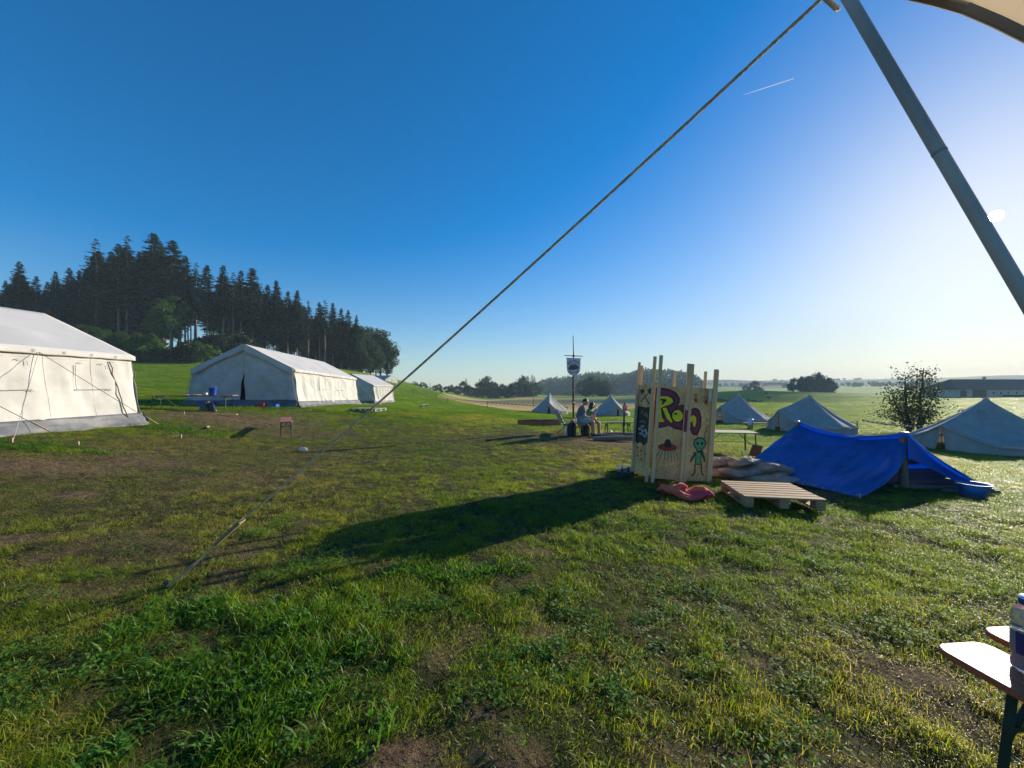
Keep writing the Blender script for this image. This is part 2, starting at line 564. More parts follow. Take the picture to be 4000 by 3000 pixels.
def leaf_material(name, stops, transl=.45, rough=.5, instancer=True):
    m, n, l = nmat(name)
    out = n.new("ShaderNodeOutputMaterial")
    a = n.new("ShaderNodeAttribute"); a.attribute_name = "tint"; a.attribute_type = 'INSTANCER' if instancer else 'GEOMETRY'
    geo = n.new("ShaderNodeNewGeometry")
    ad = n.new("ShaderNodeMath"); ad.operation = 'MULTIPLY_ADD'; ad.inputs[1].default_value = .45
    sb = n.new("ShaderNodeMath"); sb.operation = 'SUBTRACT'; sb.inputs[1].default_value = .22
    l.new(geo.outputs["Random Per Island"], ad.inputs[0]); l.new(a.outputs["Fac"], ad.inputs[2]); l.new(ad.outputs[0], sb.inputs[0])
    r = n.new("ShaderNodeValToRGB")
    e = r.color_ramp.elements
    e[0].position, e[0].color = stops[0][0], (*stops[0][1], 1)
    e[1].position, e[1].color = stops[-1][0], (*stops[-1][1], 1)
    for p, c in stops[1:-1]:
        k = e.new(p); k.color = (*c, 1)
    l.new(sb.outputs[0], r.inputs[0])
    d = n.new("ShaderNodeBsdfPrincipled"); d.inputs["Roughness"].default_value = rough; d.inputs["Specular IOR Level"].default_value = .35
    l.new(r.outputs[0], d.inputs["Base Color"])
    t = n.new("ShaderNodeBsdfTranslucent")
    br = n.new("ShaderNodeHueSaturation"); br.inputs["Value"].default_value = 1.5; br.inputs["Saturation"].default_value = 1.1
    l.new(r.outputs[0], br.inputs["Color"]); l.new(br.outputs[0], t.inputs[0])
    ms = n.new("ShaderNodeMixShader"); ms.inputs[0].default_value = transl
    l.new(d.outputs[0], ms.inputs[1]); l.new(t.outputs[0], ms.inputs[2]); l.new(ms.outputs[0], out.inputs[0])
    return m


M_GRASS = leaf_material("grass_blades", [(0, (.055, .130, .008)), (.35, (.145, .240, .014)), (.65, (.29, .30, .030)), (1, (.45, .34, .13))], .6, .42)
M_STRAW = leaf_material("dry_straw", [(0, (.22, .16, .07)), (.5, (.38, .29, .14)), (1, (.55, .45, .25))], .35, .6)
M_CLOVER = leaf_material("clover_leaves", [(0, (.055, .145, .016)), (.5, (.09, .20, .022)), (1, (.18, .25, .045))], .5, .65)


def blade_clump(name, nb, spread, lmin, lmax, wid, bend, m, leaves=0, broad=False):
    vs = []; fs = []
    for k in range(nb):
        a = random.uniform(0, 2 * math.pi); rr = spread * math.sqrt(random.random())
        bx, by = rr * math.cos(a), rr * math.sin(a)
        L = random.uniform(lmin, lmax); w = wid * random.uniform(.7, 1.3)
        da = random.uniform(0, 2 * math.pi); dx, dy = math.cos(da), math.sin(da)
        tl = random.uniform(.15, 1.0) * bend
        sa = da + math.pi / 2 + random.uniform(-.5, .5); sx, sy = math.cos(sa) * w / 2, math.sin(sa) * w / 2
        o = len(vs)
        segs = 3
        ang = random.uniform(.05, .5) * bend
        px, py, pz = bx, by, -.012
        prof = (.55, 1.0, .8, .0) if not broad else (.35, 1.0, .9, 0)
        for s in range(segs + 1):
            ww = prof[s]
            if s == segs:
                vs.append((px, py, pz))
            else:
                vs.append((px - sx * ww, py - sy * ww, pz)); vs.append((px + sx * ww, py + sy * ww, pz))
            st = L / segs
            px += dx * st * math.sin(ang); py += dy * st * math.sin(ang); pz += st * math.cos(ang)
            ang += tl * .75
        for s in range(segs - 1):
            fs.append((o + 2 * s, o + 2 * s + 1, o + 2 * s + 3, o + 2 * s + 2))
        fs.append((o + 2 * segs - 2, o + 2 * segs - 1, o + 2 * segs))
    for k in range(leaves):
        a = random.uniform(0, 2 * math.pi); rr = spread * math.sqrt(random.random())
        cx, cy, cz = rr * math.cos(a), rr * math.sin(a), random.uniform(.012, .05)
        for t in range(3):
            ta = a + t * 2.1 + random.uniform(-.2, .2)
            rl = random.uniform(.006, .010)
            tilt = random.uniform(-.1, .7)
            e1 = Vector((math.cos(ta), math.sin(ta), math.sin(tilt))); e2 = Vector((-math.sin(ta), math.cos(ta), random.uniform(-.4, .4)))
            o = len(vs)
            for (u, v) in ((0, 0), (.7, -.8), (1.5, -.7), (1.75, 0), (1.5, .7), (.7, .8)):
                p = Vector((cx, cy, cz)) + e1 * u * rl + e2 * v * rl
                vs.append(tuple(p))
            fs.append(tuple(range(o, o + 6)))
    me = bpy.data.meshes.new(name)
    me.from_pydata(vs, [], fs)
    me.polygons.foreach_set("use_smooth", [True] * len(fs))
    me.materials.append(m)
    return bpy.data.objects.new(name, me)


def build_grass():
    kinds = bpy.data.collections.new("grass_tufts")       # source meshes, never linked to the scene
    src = [blade_clump("tuft_a1", 34, .085, .030, .075,  .0030, 1.4, M_GRASS), blade_clump("tuft_a2", 34, .085, .025, .065, .0028, 1.6, M_GRASS),
           blade_clump("tuft_a3", 32, .080, .035, .090, .0032, 1.3, M_GRASS), blade_clump("tuft_b1", 22, .10, .015, .045, .0028, 1.9, M_GRASS),
           blade_clump("tuft_b2", 20, .10, .02, .05, .0027, 2.0, M_GRASS), blade_clump("tuft_c1", 8, .08, .02, .06, .004, 1.2, M_CLOVER, 10),
           blade_clump("tuft_c2", 6, .08, .02, .06, .004, 1.2, M_CLOVER, 12), blade_clump("tuft_d1", 12, .07, .05, .12, .010, 1.0, M_CLOVER, 6, True),
           blade_clump("tuft_d2", 24, .08, .05, .12, .0045, 1.1, M_GRASS), blade_clump("tuft_e1", 5, .10, .03, .10, .0022, 3.2, M_STRAW), blade_clump("tuft_e2", 4, .10, .04, .12, .0024, 3.4, M_STRAW)]
    for k, o in enumerate(src):
        o.name = "tuft_%02d" % k
        kinds.objects.link(o)
    n0 = 1000.0
    dd = np.geomspace(.9, 170, 2000)
    dens = np.where(dd < 3, n0, n0 * (3 / dd) ** 1.42)
    half = 1.42 * dd + 2.0
    cum = np.concatenate([[0], np.cumsum((dens * half * 2)[1:] * np.diff(dd))])
    N = int(cum[-1])
    y = np.interp(rng.random(N) * cum[-1], cum, dd)
    x = (rng.random(N) * 2 - 1) * (1.42 * y + 2.0)
    b = bare_f(x, y); lu = lush_f(x, y); tr = trample_f(x, y); tn = tan_f(x, y)
    r = np.hypot(x, y)
    gapn = sstep(.30, .56, fbm(x * 3.6, y * 3.6, 88, 3))
    keep = (rng.random(N) > b * .96) & (tn < .3) & (rng.random(N) > tr * .22) & (rng.random(N) < np.where(r < 18, .30 + .70 * gapn, 1))
    hill_wood = (x < -38) & (y > 78 + (x + 70) * -.05)
    keep &= ~hill_wood
    keep &= terrain(x, y, False) < 9.5
    x, y, b, lu, tr, r, gapn = x[keep], y[keep], b[keep], lu[keep], tr[keep], r[keep], gapn[keep]
    N = len(x)
    z = terrain(x, y)
    pat = fbm(x * .9, y * .9, 23, 3)
    u = rng.random(N)
    kind = (u * 3).astype(int)
    sparse = (rng.random(N) < .25 + 1.2 * tr + 1.3 * b)
    kind[sparse] = 3 + (rng.random(sparse.sum()) * 2).astype(int)
    clov = (rng.random(N) < sstep(.5, .68, fbm(x * 1.6, y * 1.6, 29, 3)) * .22) & (r < 5)
    kind[clov] = 5 + (rng.random(clov.sum()) * 2).astype(int)
    lsh = rng.random(N) < lu * .5
    kind[lsh] = 7 + (rng.random(lsh.sum()) * 2).astype(int)
    stw = (rng.random(N) < .10 + .15 * tr) & (r < 11)
    kind[stw] = 9 + (rng.random(stw.sum()) * 2).astype(int)
    lod = np.maximum(1, r / 5.0) ** .52
    hs = (.30 + .50 * pat + .38 * gapn) * np.maximum(1, r / 8.0) ** .38 * rng.uniform(.75, 1.25, N)
    scl = np.stack([lod * rng.uniform(.7, 1.05, N), lod * rng.uniform(.7, 1.05, N), hs], 1)
    rot = np.stack([rng.normal(0, .12, N), rng.normal(0, .12, N), rng.random(N) * 6.283], 1)
    tint = np.clip(.44 + (fbm(x * .5, y * .5, 33, 3) - .5) * .9 + .20 * tr + .22 * b + rng.normal(0, .10, N) - .25 * lu - .16 * sstep(12, 30, r), 0, 1)
    me = bpy.data.meshes.new("grass")
    me.vertices.add(N)
    me.vertices.foreach_set("co", np.stack([x, y, z], 1).astype(np.float32).ravel())
    for nm, ty, arr in (("kind_index", 'INT', kind.astype(np.int32)), ("tint", 'FLOAT', tint.astype(np.float32))):
        a = me.attributes.new(nm, ty, 'POINT'); a.data.foreach_set("value", arr)
    for nm, arr in (("scl", scl), ("rot", rot)):
        a = me.attributes.new(nm, 'FLOAT_VECTOR', 'POINT'); a.data.foreach_set("vector", arr.astype(np.float32).ravel())
    me.materials.append(M_GRASS)
    o = bpy.data.objects.new("grass", me)
    COL.objects.link(o)
    tag(o, "short patchy meadow grass with clover growing across the camp ground", "grass", kind="stuff")
    ng = bpy.data.node_groups.new("grass_tufts", 'GeometryNodeTree')
    ng.interface.new_socket("Geometry", in_out='INPUT', socket_type='NodeSocketGeometry')
    ng.interface.new_socket("Geometry", in_out='OUTPUT', socket_type='NodeSocketGeometry')
    gn, gl = ng.nodes, ng.links
    gi = gn.new("NodeGroupInput"); go = gn.new("NodeGroupOutput")
    ip = gn.new("GeometryNodeInstanceOnPoints"); ip.inputs["Pick Instance"].default_value = True
    ci = gn.new("GeometryNodeCollectionInfo"); ci.inputs["Collection"].default_value = kinds
    ci.inputs["Separate Children"].default_value = True; ci.inputs["Reset Children"].default_value = True

    def na(nm, ty):
        a = gn.new("GeometryNodeInputNamedAttribute"); a.data_type = ty; a.inputs["Name"].default_value = nm
        return a.outputs[0]
    gl.new(gi.outputs[0], ip.inputs["Points"]); gl.new(ci.outputs[0], ip.inputs["Instance"])
    gl.new(na("kind_index", 'INT'), ip.inputs["Instance Index"])
    gl.new(na("scl", 'FLOAT_VECTOR'), ip.inputs["Scale"])
    er = gn.new("FunctionNodeEulerToRotation"); gl.new(na("rot", 'FLOAT_VECTOR'), er.inputs[0]); gl.new(er.outputs[0], ip.inputs["Rotation"])
    gl.new(ip.outputs[0], go.inputs[0])
    o.modifiers.new("tufts", 'NODES').node_group = ng
    print("grass tufts", N)


build_grass()


def build_haze():
    mb = MB().box((0, 0, 0), (3000, 3000, 74))
    m, n, l = nmat("haze")
    out = n.new("ShaderNodeOutputMaterial")
    v = n.new("ShaderNodeVolumePrincipled")
    v.inputs["Color"].default_value = (.62, .82, 1.0, 1)
    v.inputs["Density"].default_value = HAZE
    v.inputs["Anisotropy"].default_value = .0
    l.new(v.outputs[0], out.inputs["Volume"])
    o = mb.build("haze", m)
    o.location = (0, 0, 20)
    tag(o, kind="stuff", label="thin bluish summer haze hanging over the fields", cat="haze")


HAZE = .00040
build_haze()
# ------------------------------------------------------------------ trees
M_SPRUCE = leaf_material("spruce_needles", [(0, (.008, .020, .006)), (.5, (.020, .042, .010)), (1, (.055, .085, .018))], .32, .7, False)
M_SAPLING = leaf_material("young_spruce_needles", [(0, (.055, .115, .016)), (.5, (.12, .20, .026)), (1, (.20, .26, .045))], .5, .7, False)
M_LEAF = leaf_material("broad_leaves", [(0, (.014, .034, .007)), (.5, (.032, .064, .011)), (1, (.075, .110, .022))], .35, .6, False)
M_LEAF_RED = leaf_material("bronze_leaves", [(0, (.030, .045, .012)), (.5, (.055, .065, .018)), (1, (.11, .075, .030))], .35, .6, False)
M_BARK = paint("spruce_bark", (.27, .20, .145), .9, .3, 5, .6, 9, stretch=(4, 4, .6))
M_BARK_PALE = paint("pale_bark", (.42, .36, .27), .85, .3, 5, .5, 9, stretch=(4, 4, .6))
M_BARK_DARK = paint("dark_bark", (.075, .06, .045), .9, .3, 5, .6, 12, stretch=(3, 3, .7))


def cards(base, tip, width, up):
    """leaf-shaped quads from base to tip (n,3)"""
    d = tip - base
    s = np.cross(d, up); s /= (np.linalg.norm(s, axis=1, keepdims=True) + 1e-9)
    m = base + d * .45
    v = np.stack([base, m + s * width[:, None], tip, m - s * width[:, None]], 1).reshape(-1, 3)
    q = np.arange(len(v)).reshape(-1, 4)
    return v, q


def conifer_crown(h, start, wmax, r, dens=1.0, droop=.35, power=.72, gap=.07):
    bs = []; ts = []; ws = []
    z = start * h
    while z < h * .995:
        f = (z - start * h) / (h * (1 - start))
        L0 = wmax * (max(0.02, 1 - f) ** power) * (min(1, .55 + f * 2.2))
        nb = max(3, int(r.integers(6, 9) * dens * (1 if f < .8 else .8)))
        for k in range(nb):
            if r.random() < gap:
                continue
            a = r.random() * 6.283; L = L0 * r.uniform(.55, 1.18) + .12
            dr = droop * r.uniform(.5, 1.5) * (1 - .9 * f)
            n = max(2, int(3 + L * 2.4 * dens))
            t = np.linspace(.12, 1, n)
            ax = np.stack([np.cos(a) * L * t, np.sin(a) * L * t, z - dr * L * t ** 1.4 + .12 * L * t ** 3 + r.normal(0, .03, n)], 1)
            for sgn in (-1, 1, 0):
                ln = (.22 * L + .28) * (1.08 - .55 * t) * r.uniform(.7, 1.2, n)
                side = a + sgn * r.uniform(.6, 1.1, n)
                tip = ax + np.stack([np.cos(side) * ln, np.sin(side) * ln, -ln * r.uniform(.1, .65, n)], 1)
                bs.append(ax); ts.append(tip); ws.append(ln * r.uniform(.2, .36, n))
        z += r.uniform(.38, .62) * (h / 28) / max(.6, dens) * (1 if f < .85 else .7)
    b = np.concatenate(bs); t = np.concatenate(ts); w = np.concatenate(ws)
    up = np.tile([[0, 0, 1.0]], (len(b), 1)) + r.normal(0, .5, (len(b), 3))
    return cards(b, t, w, up)


def trunk_mb(h, r0, lean=.0, n=7, bend=.2, seed=0):
    rr = random.Random(seed)
    mb = MB()
    pts = [(rr.uniform(-1, 1) * bend * .12 * h * .05 * k + lean * k, rr.uniform(-1, 1) * bend * .3, h * k / 9) for k in range(10)]
    pts[0] = (0, 0, -.4)
    mb.tube(pts, [r0 * (1 - .9 * k / 9) + (.35 * r0 if k == 0 else 0) for k in range(10)], n)
    return mb, pts


def make_conifer(name, h, start, wmax, seed, mat=M_SPRUCE, bark=M_BARK, dens=1.25, droop=.35, power=.72, r0=None, stubs=True):
    r = np.random.default_rng(seed)
    root = thing(name, None, "tree")
    mb, pts = trunk_mb(h * .97, r0 or h * .0095, seed=seed)
    if stubs:
        rr = random.Random(seed)
        for k in range(int(14 * start * h / 10)):
            z = rr.uniform(.15, start) * h; a = rr.uniform(0, 6.28); L = rr.uniform(.4, 1.3)
            mb.tube([(0, 0, z), (L * math.cos(a), L * math.sin(a), z - .1 * L)], [.035, .012], 4)
    mb.build("trunk", bark, root)
    v, q = conifer_crown(h, start, wmax, r, dens, droop, power)
    npmesh("crown", v, q, mat, root, smooth=False)
    return root


def broad_parts(h, wid, seed, trunk_frac=.25, clumps=46, per=110, leaf=.42, squash=1.0, hollow=.45, limbs=9, r0=None, spread=1.0, lump=.17):
    r = np.random.default_rng(seed)
    mb = MB()
    r0 = r0 or h * .022
    zb = h * trunk_frac
    top = Vector((r.normal(0, .02) * h, r.normal(0, .02) * h, h * .72))
    mb.tube([(0, 0, -.3), (0, 0, zb * .5), top * .5 + Vector((0, 0, zb * .2)), top], [r0 * 1.25, r0, r0 * .6, r0 * .15], 7)
    cen = []
    rz = (h - zb) / 2 * squash; cz = zb + (h - zb) / 2
    for k in range(clumps):
        u = r.normal(0, 1, 3); u /= np.linalg.norm(u)
        rad = r.uniform(hollow, 1.0) ** .7
        p = np.array([u[0] * wid / 2 * rad, u[1] * wid / 2 * rad, cz + u[2] * rz * rad])
        p[:2] *= (1 - .28 * max(0, (p[2] - cz) / rz)) * spread
        cen.append(p)
    cen = np.array(cen)
    for k in range(limbs):
        p = cen[(k * 5) % clumps]
        z0 = zb * r.uniform(.75, 1.0) + (h - zb) * r.uniform(0, .3)
        s = Vector((0, 0, z0)); e = Vector(p)
        m = (s + e) / 2 + Vector((0, 0, .06 * h))
        mb.tube([s, m, e], [r0 * .45, r0 * .25, r0 * .06], 5)
    c = np.repeat(cen, per, 0); n = len(c)
    sc = np.repeat(r.uniform(.6, 1.25, clumps), per)
    off = r.normal(0, 1, (n, 3)); off /= np.linalg.norm(off, axis=1, keepdims=True)
    off *= (r.random(n) ** .45)[:, None] * (wid * lump * sc)[:, None] * np.array([1, 1, .72])
    b = c + off
    d = r.normal(0, 1, (n, 3)) + off / (np.linalg.norm(off, axis=1, keepdims=True) + 1e-6) * .8; d[:, 2] -= .25
    d /= np.linalg.norm(d, axis=1, keepdims=True)
    ln = leaf * r.uniform(.6, 1.4, n)
    v, q = cards(b, b + d * ln[:, None], ln * .34, r.normal(0, 1, (n, 3)))
    keep = np.repeat(v.reshape(-1, 4, 3)[:, 0, 2] > zb * .6, 1)
    q = np.arange(keep.sum() * 4).reshape(-1, 4); v = v.reshape(-1, 4, 3)[keep].reshape(-1, 3)
    return mb, v, q


def make_broad(name, h, wid, seed, mat=M_LEAF, bark=M_BARK_DARK, cat="tree", **kw):
    root = thing(name, None, cat)
    mb, v, q = broad_parts(h, wid, seed, **kw)
    mb.build("trunk" if cat == "tree" else "stem", bark, root)
    npmesh("crown" if cat == "tree" else "foliage", v, q, mat, root, smooth=False)
    return root


PROTO = {}


def place(kind, maker, h0, x, y, h, rz, label, group=None, wide=1.0):
    """first use moves the prototype itself, later ones are copies"""
    s = h / h0
    loc = on(x, y, -.1)
    sc = (s * wide, s * wide, s)
    if kind not in PROTO:
        root = maker()
        PROTO[kind] = [root, False]
    root, used = PROTO[kind]
    if not used:
        PROTO[kind][1] = True
        root.location = loc; root.rotation_euler = (0, 0, rz); root.scale = sc
        o = root
    else:
        o = dup(root, loc, rz, sc)
    o["label"] = label; o["category"] = "tree" if "bush" not in kind else "bush"
    if group: o["group"] = group
    elif "group" in o: del o["group"]
    return o


CON = {"c0": (lambda: make_conifer("spruce_tree", 28, .42, 4.0, 11), 28), "c1": (lambda: make_conifer("spruce_tree", 27, .30, 4.6, 12, power=.65), 27),
       "c2": (lambda: make_conifer("spruce_tree", 29, .50, 3.5, 13, dens=.9), 29), "c3": (lambda: make_conifer("spruce_tree", 25, .08, 4.6, 14, power=.9), 25),
       "c4": (lambda: make_conifer("spruce_tree", 26, .25, 4.0, 15, droop=.55), 26), "c5": (lambda: make_conifer("spruce_tree", 28, .12, 5.2, 16, power=.75, droop=.2), 28),
       "c6": (lambda: make_conifer("spruce_tree", 28, .46, 3.8, 17, bark=M_BARK_PALE), 28)}
LINE = [(-60, 600), (0, 612), (42, 566), (75, 598), (120, 588), (150, 582), (175, 588), (208, 520), (235, 548), (255, 530), (275, 514), (300, 548), (333, 507), (352, 535), (372, 521), (400, 556), (425, 571), (447, 576), (482, 577),
        (505, 592), (520, 588), (546, 582), (578, 618), (597, 609), (622, 632), (641, 630), (666, 651), (690, 656), (701, 651), (718, 657), (737, 668), (752, 672), (770, 682), (790, 705), (820, 716), (842, 760)]
LX = [p[0] for p in LINE]; LY = [p[1] for p in LINE]


def wood_depth(px):
    return float(np.interp(px, [-60, 0, 200, 440, 600, 700, 780, 842], [76, 78, 86, 89, 94, 101, 111, 124]))


rw = random.Random(5)
FRONT = [(42, 566, "c5"), (12, 606, "c3"), (78, 597, "c5"), (120, 587, "c3"), (150, 580, "c5"), (172, 585, "c4"), (208, 519, "c2"), (240, 545, "c4"), (256, 529, "c0"), (275, 512, "c2"), (302, 546, "c4"),
         (333, 505, "c1"), (352, 533, "c4"), (372, 520, "c1"), (400, 554, "c0"), (424, 570, "c2"), (447, 574, "c0"), (482, 575, "c6"), (504, 590, "c2"), (521, 586, "c6"), (546, 580, "c1"), (578, 616, "c0"),
         (597, 607, "c4"), (622, 630, "c6"), (642, 628, "c4"), (666, 649, "c2"), (690, 654, "c0"), (702, 649, "c2"), (719, 655, "c4"), (737, 666, "c5"), (752, 670, "c5"), (770, 681, "c3")]
DESC = {"c0": "tall dark spruce with a bare lower trunk", "c1": "tall full spruce with hanging branches", "c2": "tall thin spruce with a long bare trunk", "c3": "dark spruce branched down to the ground",
        "c4": "narrow spruce with drooping branches", "c5": "broad dark spruce with dense branches", "c6": "spruce with a pale bare trunk"}
for k, (px, top, kd) in enumerate(FRONT):
    d = wood_depth(px) + rw.uniform(-1.5, 4)
    x = (px - CX) / F2 * d
    h = EYE + (HY - top) / F2 * d - gz(x, d)
    side = ("at the far left end of the wood" if px < 100 else "left of the tallest trees of the wood" if px < 200 else "among the tallest trees of the wood" if px < 380 else
            "above the gable of the white marquee" if px < 560 else "behind the roof of the white marquee" if px < 700 else "towards the right end of the wood")
    place(kd, CON[kd][0], CON[kd][1], x, d, h * 1.02, rw.uniform(0, 6.28), DESC[kd] + ", " + side, "spruces along the front edge of the hill wood", wide=1.05)
for k in range(270):
    px = rw.uniform(-40, 790) if k < 120 else rw.uniform(-40, 330) if k < 190 else rw.uniform(540, 800)
    d = wood_depth(px) + rw.uniform(5, 34)
    top = float(np.interp(px, LX, LY)) + rw.uniform(14, 50)
    x = (px - CX) / F2 * d
    h = max(12, EYE + (HY - top) / F2 * d - gz(x, d))
    if 425 < px < 650 and rw.random() < .18:
        continue
    kd = rw.choice(["c3", "c5", "c4", "c1"]) if (px < 330 or px > 690) else rw.choice(["c0", "c2", "c6", "c0", "c2", "c4"])
    place(kd, CON[kd][0], CON[kd][1], x, d, h, rw.uniform(0, 6.28), "dark spruce standing deeper inside the hill wood behind its front row", "spruces inside the hill wood")
# broad-leaved end of the wood
BROAD = {"b0": (lambda: make_broad("broadleaf_tree", 18, 12, 21, trunk_frac=.08, clumps=60, per=100, leaf=.6), 18), "b1": (lambda: make_broad("broadleaf_tree", 17, 13, 22, trunk_frac=.16, clumps=52, per=100, leaf=.6), 17),
         "b2": (lambda: make_broad("broadleaf_tree", 20, 11, 23, trunk_frac=.12, clumps=60, per=90, leaf=.6), 20), "b3": (lambda: make_broad("birch_tree", 13, 6.5, 24, M_SAPLING, M_BARK_PALE, trunk_frac=.3, clumps=34, per=90, leaf=.4, r0=.16), 13)}
for (px, top, kd, dd, lab) in ((782, 697, "b2", 2, "leafy tree where the spruces of the hill wood end"), (800, 706, "b1", 5, "rounded leafy tree second from the right end of the hill wood"), (822, 713, "b0", 2, "big rounded leafy tree at the right end of the hill wood"),
                               (836, 735, "b1", 0, "outermost leafy tree at the right edge of the hill wood"), (812, 745, "b0", -5, "low leafy tree in front of the right end of the hill wood"), (838, 772, "b2", -2, "low leafy shrub-like tree at the right foot of the hill wood"),
                               (775, 735, "b0", -3, "dark leafy tree hiding the trunks near the right end of the wood"), (757, 725, "b1", 3, "leafy tree squeezed between the last spruces of the hill wood"), (795, 770, "b1", -7, "lowest leafy tree above the hillside grass at the wood edge"),
                               (368, 637, "b3", -6, "slender pale-trunked leafy tree in front of the dark spruces"), (345, 660, "b3", -4, "smaller yellowish green tree left of the slender pale-trunked tree")):
    d = wood_depth(px) + dd; x = (px - CX) / F2 * d
    h = EYE + (HY - top) / F2 * d - gz(x, d)
    place(kd, BROAD[kd][0], BROAD[kd][1], x, d, h, rw.uniform(0, 6.28), lab, "leafy trees of the hill wood", wide=.9 if kd != "b3" else 1)
# undergrowth at the foot of the wood
UNDER = {"bush_s": (lambda: make_conifer("young_spruce", 4, .02, 1.5, 31, M_SAPLING, dens=1.3, droop=.1, r0=.05, stubs=False), 4), "bush_b": (lambda: make_broad("hazel_bush", 4, 5, 32, M_SAPLING, M_BARK_DARK, "bush", trunk_frac=.02, clumps=34, per=80, leaf=.4, hollow=.2, limbs=5), 4),
         "bush_c": (lambda: make_broad("elder_bush", 5, 5.5, 33, M_LEAF, M_BARK_DARK, "bush", trunk_frac=.03, clumps=34, per=80, leaf=.45, hollow=.2, limbs=5), 5)}
ub = [(px, int(np.interp(px, [140, 200, 260, 330, 440], [700, 708, 716, 728, 742])) + rw.randint(-7, 9), "bush_s", -13 + rw.uniform(-3, 2)) for px in range(150, 345, 8)]
ub += [(px, rw.randint(738, 752), rw.choice(["bush_b", "bush_c"]), -14 + rw.uniform(-2, 2)) for px in (212, 262, 300, 322, 340, 362, 388, 402, 420, 428)]
ub += [(px, rw.randint(722, 738), "bush_c", -6 + rw.uniform(-2, 2)) for px in (408, 440, 462, 476, 490, 508, 456, 520)]
for (px, top, kd, dd) in ub:
    d = wood_depth(px) + dd; x = (px - CX) / F2 * d
    h = max(1.5, EYE + (HY - top) / F2 * d - gz(x, d))
    lab = {"bush_s": "young bright green spruce in the thicket at the foot of the dark wood", "bush_b": "low rounded yellow-green bush at the meadow edge below the wood", "bush_c": "dark rounded bush under the spruces left of the white marquee"}[kd]
    place(kd, UNDER[kd][0], UNDER[kd][1], x, d, h, rw.uniform(0, 6.28), lab, {"bush_s": "young spruces below the wood", "bush_b": "yellow-green bushes below the wood", "bush_c": "dark bushes under the spruces"}[kd], wide=1.25)

# hedge trees across the fields: individuals
HB = {"h0": (lambda: make_broad("field_tree", 12, 11, 41, trunk_frac=.06, clumps=40, per=60, leaf=.8), 12), "h1": (lambda: make_broad("field_tree", 13, 10, 42, trunk_frac=.1, clumps=40, per=60, leaf=.8), 13),
      "h2": (lambda: make_broad("field_tree", 12, 9, 43, trunk_frac=.2, clumps=34, per=60, leaf=.7), 12), "hc": (lambda: make_conifer("field_spruce", 15, .05, 3.6, 44, dens=.7), 15)}
HEDGE = [(911, 825, "h2", 170, "small lone tree on the skyline at the left end of the field hedge"), (954, 840, "h2", 165, "small round tree standing in front of the hedge on the pale field"),
         (928, 838, "h0", 250, None), (940, 831, "h0", 250, None), (948, 829, "h1", 255, None), (966, 833, "h0", 250, None), (976, 831, "h1", 252, None), (988, 832, "h0", 250, None), (1003, 823, "h1", 255, None), (1007, 817, "hc", 250, "pointed spruce rising out of the field hedge"),
         (1018, 834, "h0", 248, None), (1030, 836, "h0", 248, None), (1044, 820, "h0", 255, "big round oak-like tree, the left half of the tallest crown in the hedge"), (1054, 813, "h1", 252, "tallest rounded tree in the field hedge"), (1060, 822, "h0", 250, None), (1072, 835, "h0", 250, None), (1083, 829, "h1", 255, None), (1094, 836, "h0", 250, None),
         (1104, 827, "h0", 255, None), (1113, 824, "h1", 255, None), (1122, 814, "hc", 255, None), (1128, 809, "hc", 258, "tallest spruce of the clump at the right end of the hedge"), (1134, 813, "h1", 255, None), (1141, 811, "hc", 258, None), (1149, 809, "hc", 260, None), (1155, 813, "hc", 258, None), (1146, 825, "h0", 250, None), (1130, 828, "h0", 250, None), (1160, 826, "h1", 262, None)]
for (px, top, kd, d, lab) in HEDGE:
    x = (px - CX) / F2 * d
    h = EYE + (HY - top) / F2 * d - gz(x, d)
    place(kd, HB[kd][0], HB[kd][1], x, d, h, rw.uniform(0, 6.28), lab or ("dark spruce in the clump at the right end of the field hedge" if kd == "hc" else "rounded dark tree in the long hedge beyond the pale field"),
          None if lab else ("spruces at the end of the hedge" if kd == "hc" else "rounded trees of the field hedge"), wide=1.15 if d > 200 else 1.0)
for (px, top, kd, d, lab) in ((1735, 813, "h1", 250, "left rounded tree of the hazy clump on the far meadow"), (1752, 808, "h0", 255, "second tree of the hazy clump on the far meadow"), (1765, 805, "h1", 250, "tallest tree of the hazy clump on the far meadow"), (1781, 812, "h0", 252, "rounded tree right of the tallest in the hazy clump"),
                              (1794, 822, "h1", 250, "lowest right tree of the hazy clump on the far meadow"), (1714, 817, "h2", 255, "thin tree beside the power pole left of the hazy clump"), (1633, 823, "h2", 340, "round lone tree on the hazy fields left of the power pole"), (1610, 832, "h2", 400, "small far tree in the haze left of the round lone tree"),
                              (1612, 832, "hc", 430, "tiny spruce in the haze beside the small far tree"), (1298, 818, "h0", 262, "light-edged big leafy tree in front of the wooded hill"), (1282, 812, "h1", 268, "leafy tree left of the light-edged one before the wooded hill"), (1266, 818, "h0", 266, "dark leafy tree behind the banner pole before the wooded hill"), (1308, 828, "h0", 258, "lower leafy tree right of the light-edged one before the wooded hill")):
    x = (px - CX) / F2 * d
    h = EYE + (HY - top) / F2 * d - gz(x, d)
    place(kd, HB[kd][0], HB[kd][1], x, d, h, rw.uniform(0, 6.28), lab, None, wide=1.25 if px < 1400 else 1.0)

# far woods: masses of trees, one object each
_rs = np.random.default_rng(90)
_c1 = conifer_crown(18, .05, 3.2, np.random.default_rng(91), dens=.5)
_c2 = conifer_crown(20, .08, 2.8, np.random.default_rng(92), dens=.5)
_b1 = broad_parts(14, 11, 93, trunk_frac=.03, clumps=22, per=26, leaf=1.5, hollow=.3)[1:]
_b2 = broad_parts(15, 10, 94, trunk_frac=.03, clumps=22, per=26, leaf=1.5, hollow=.3)[1:]


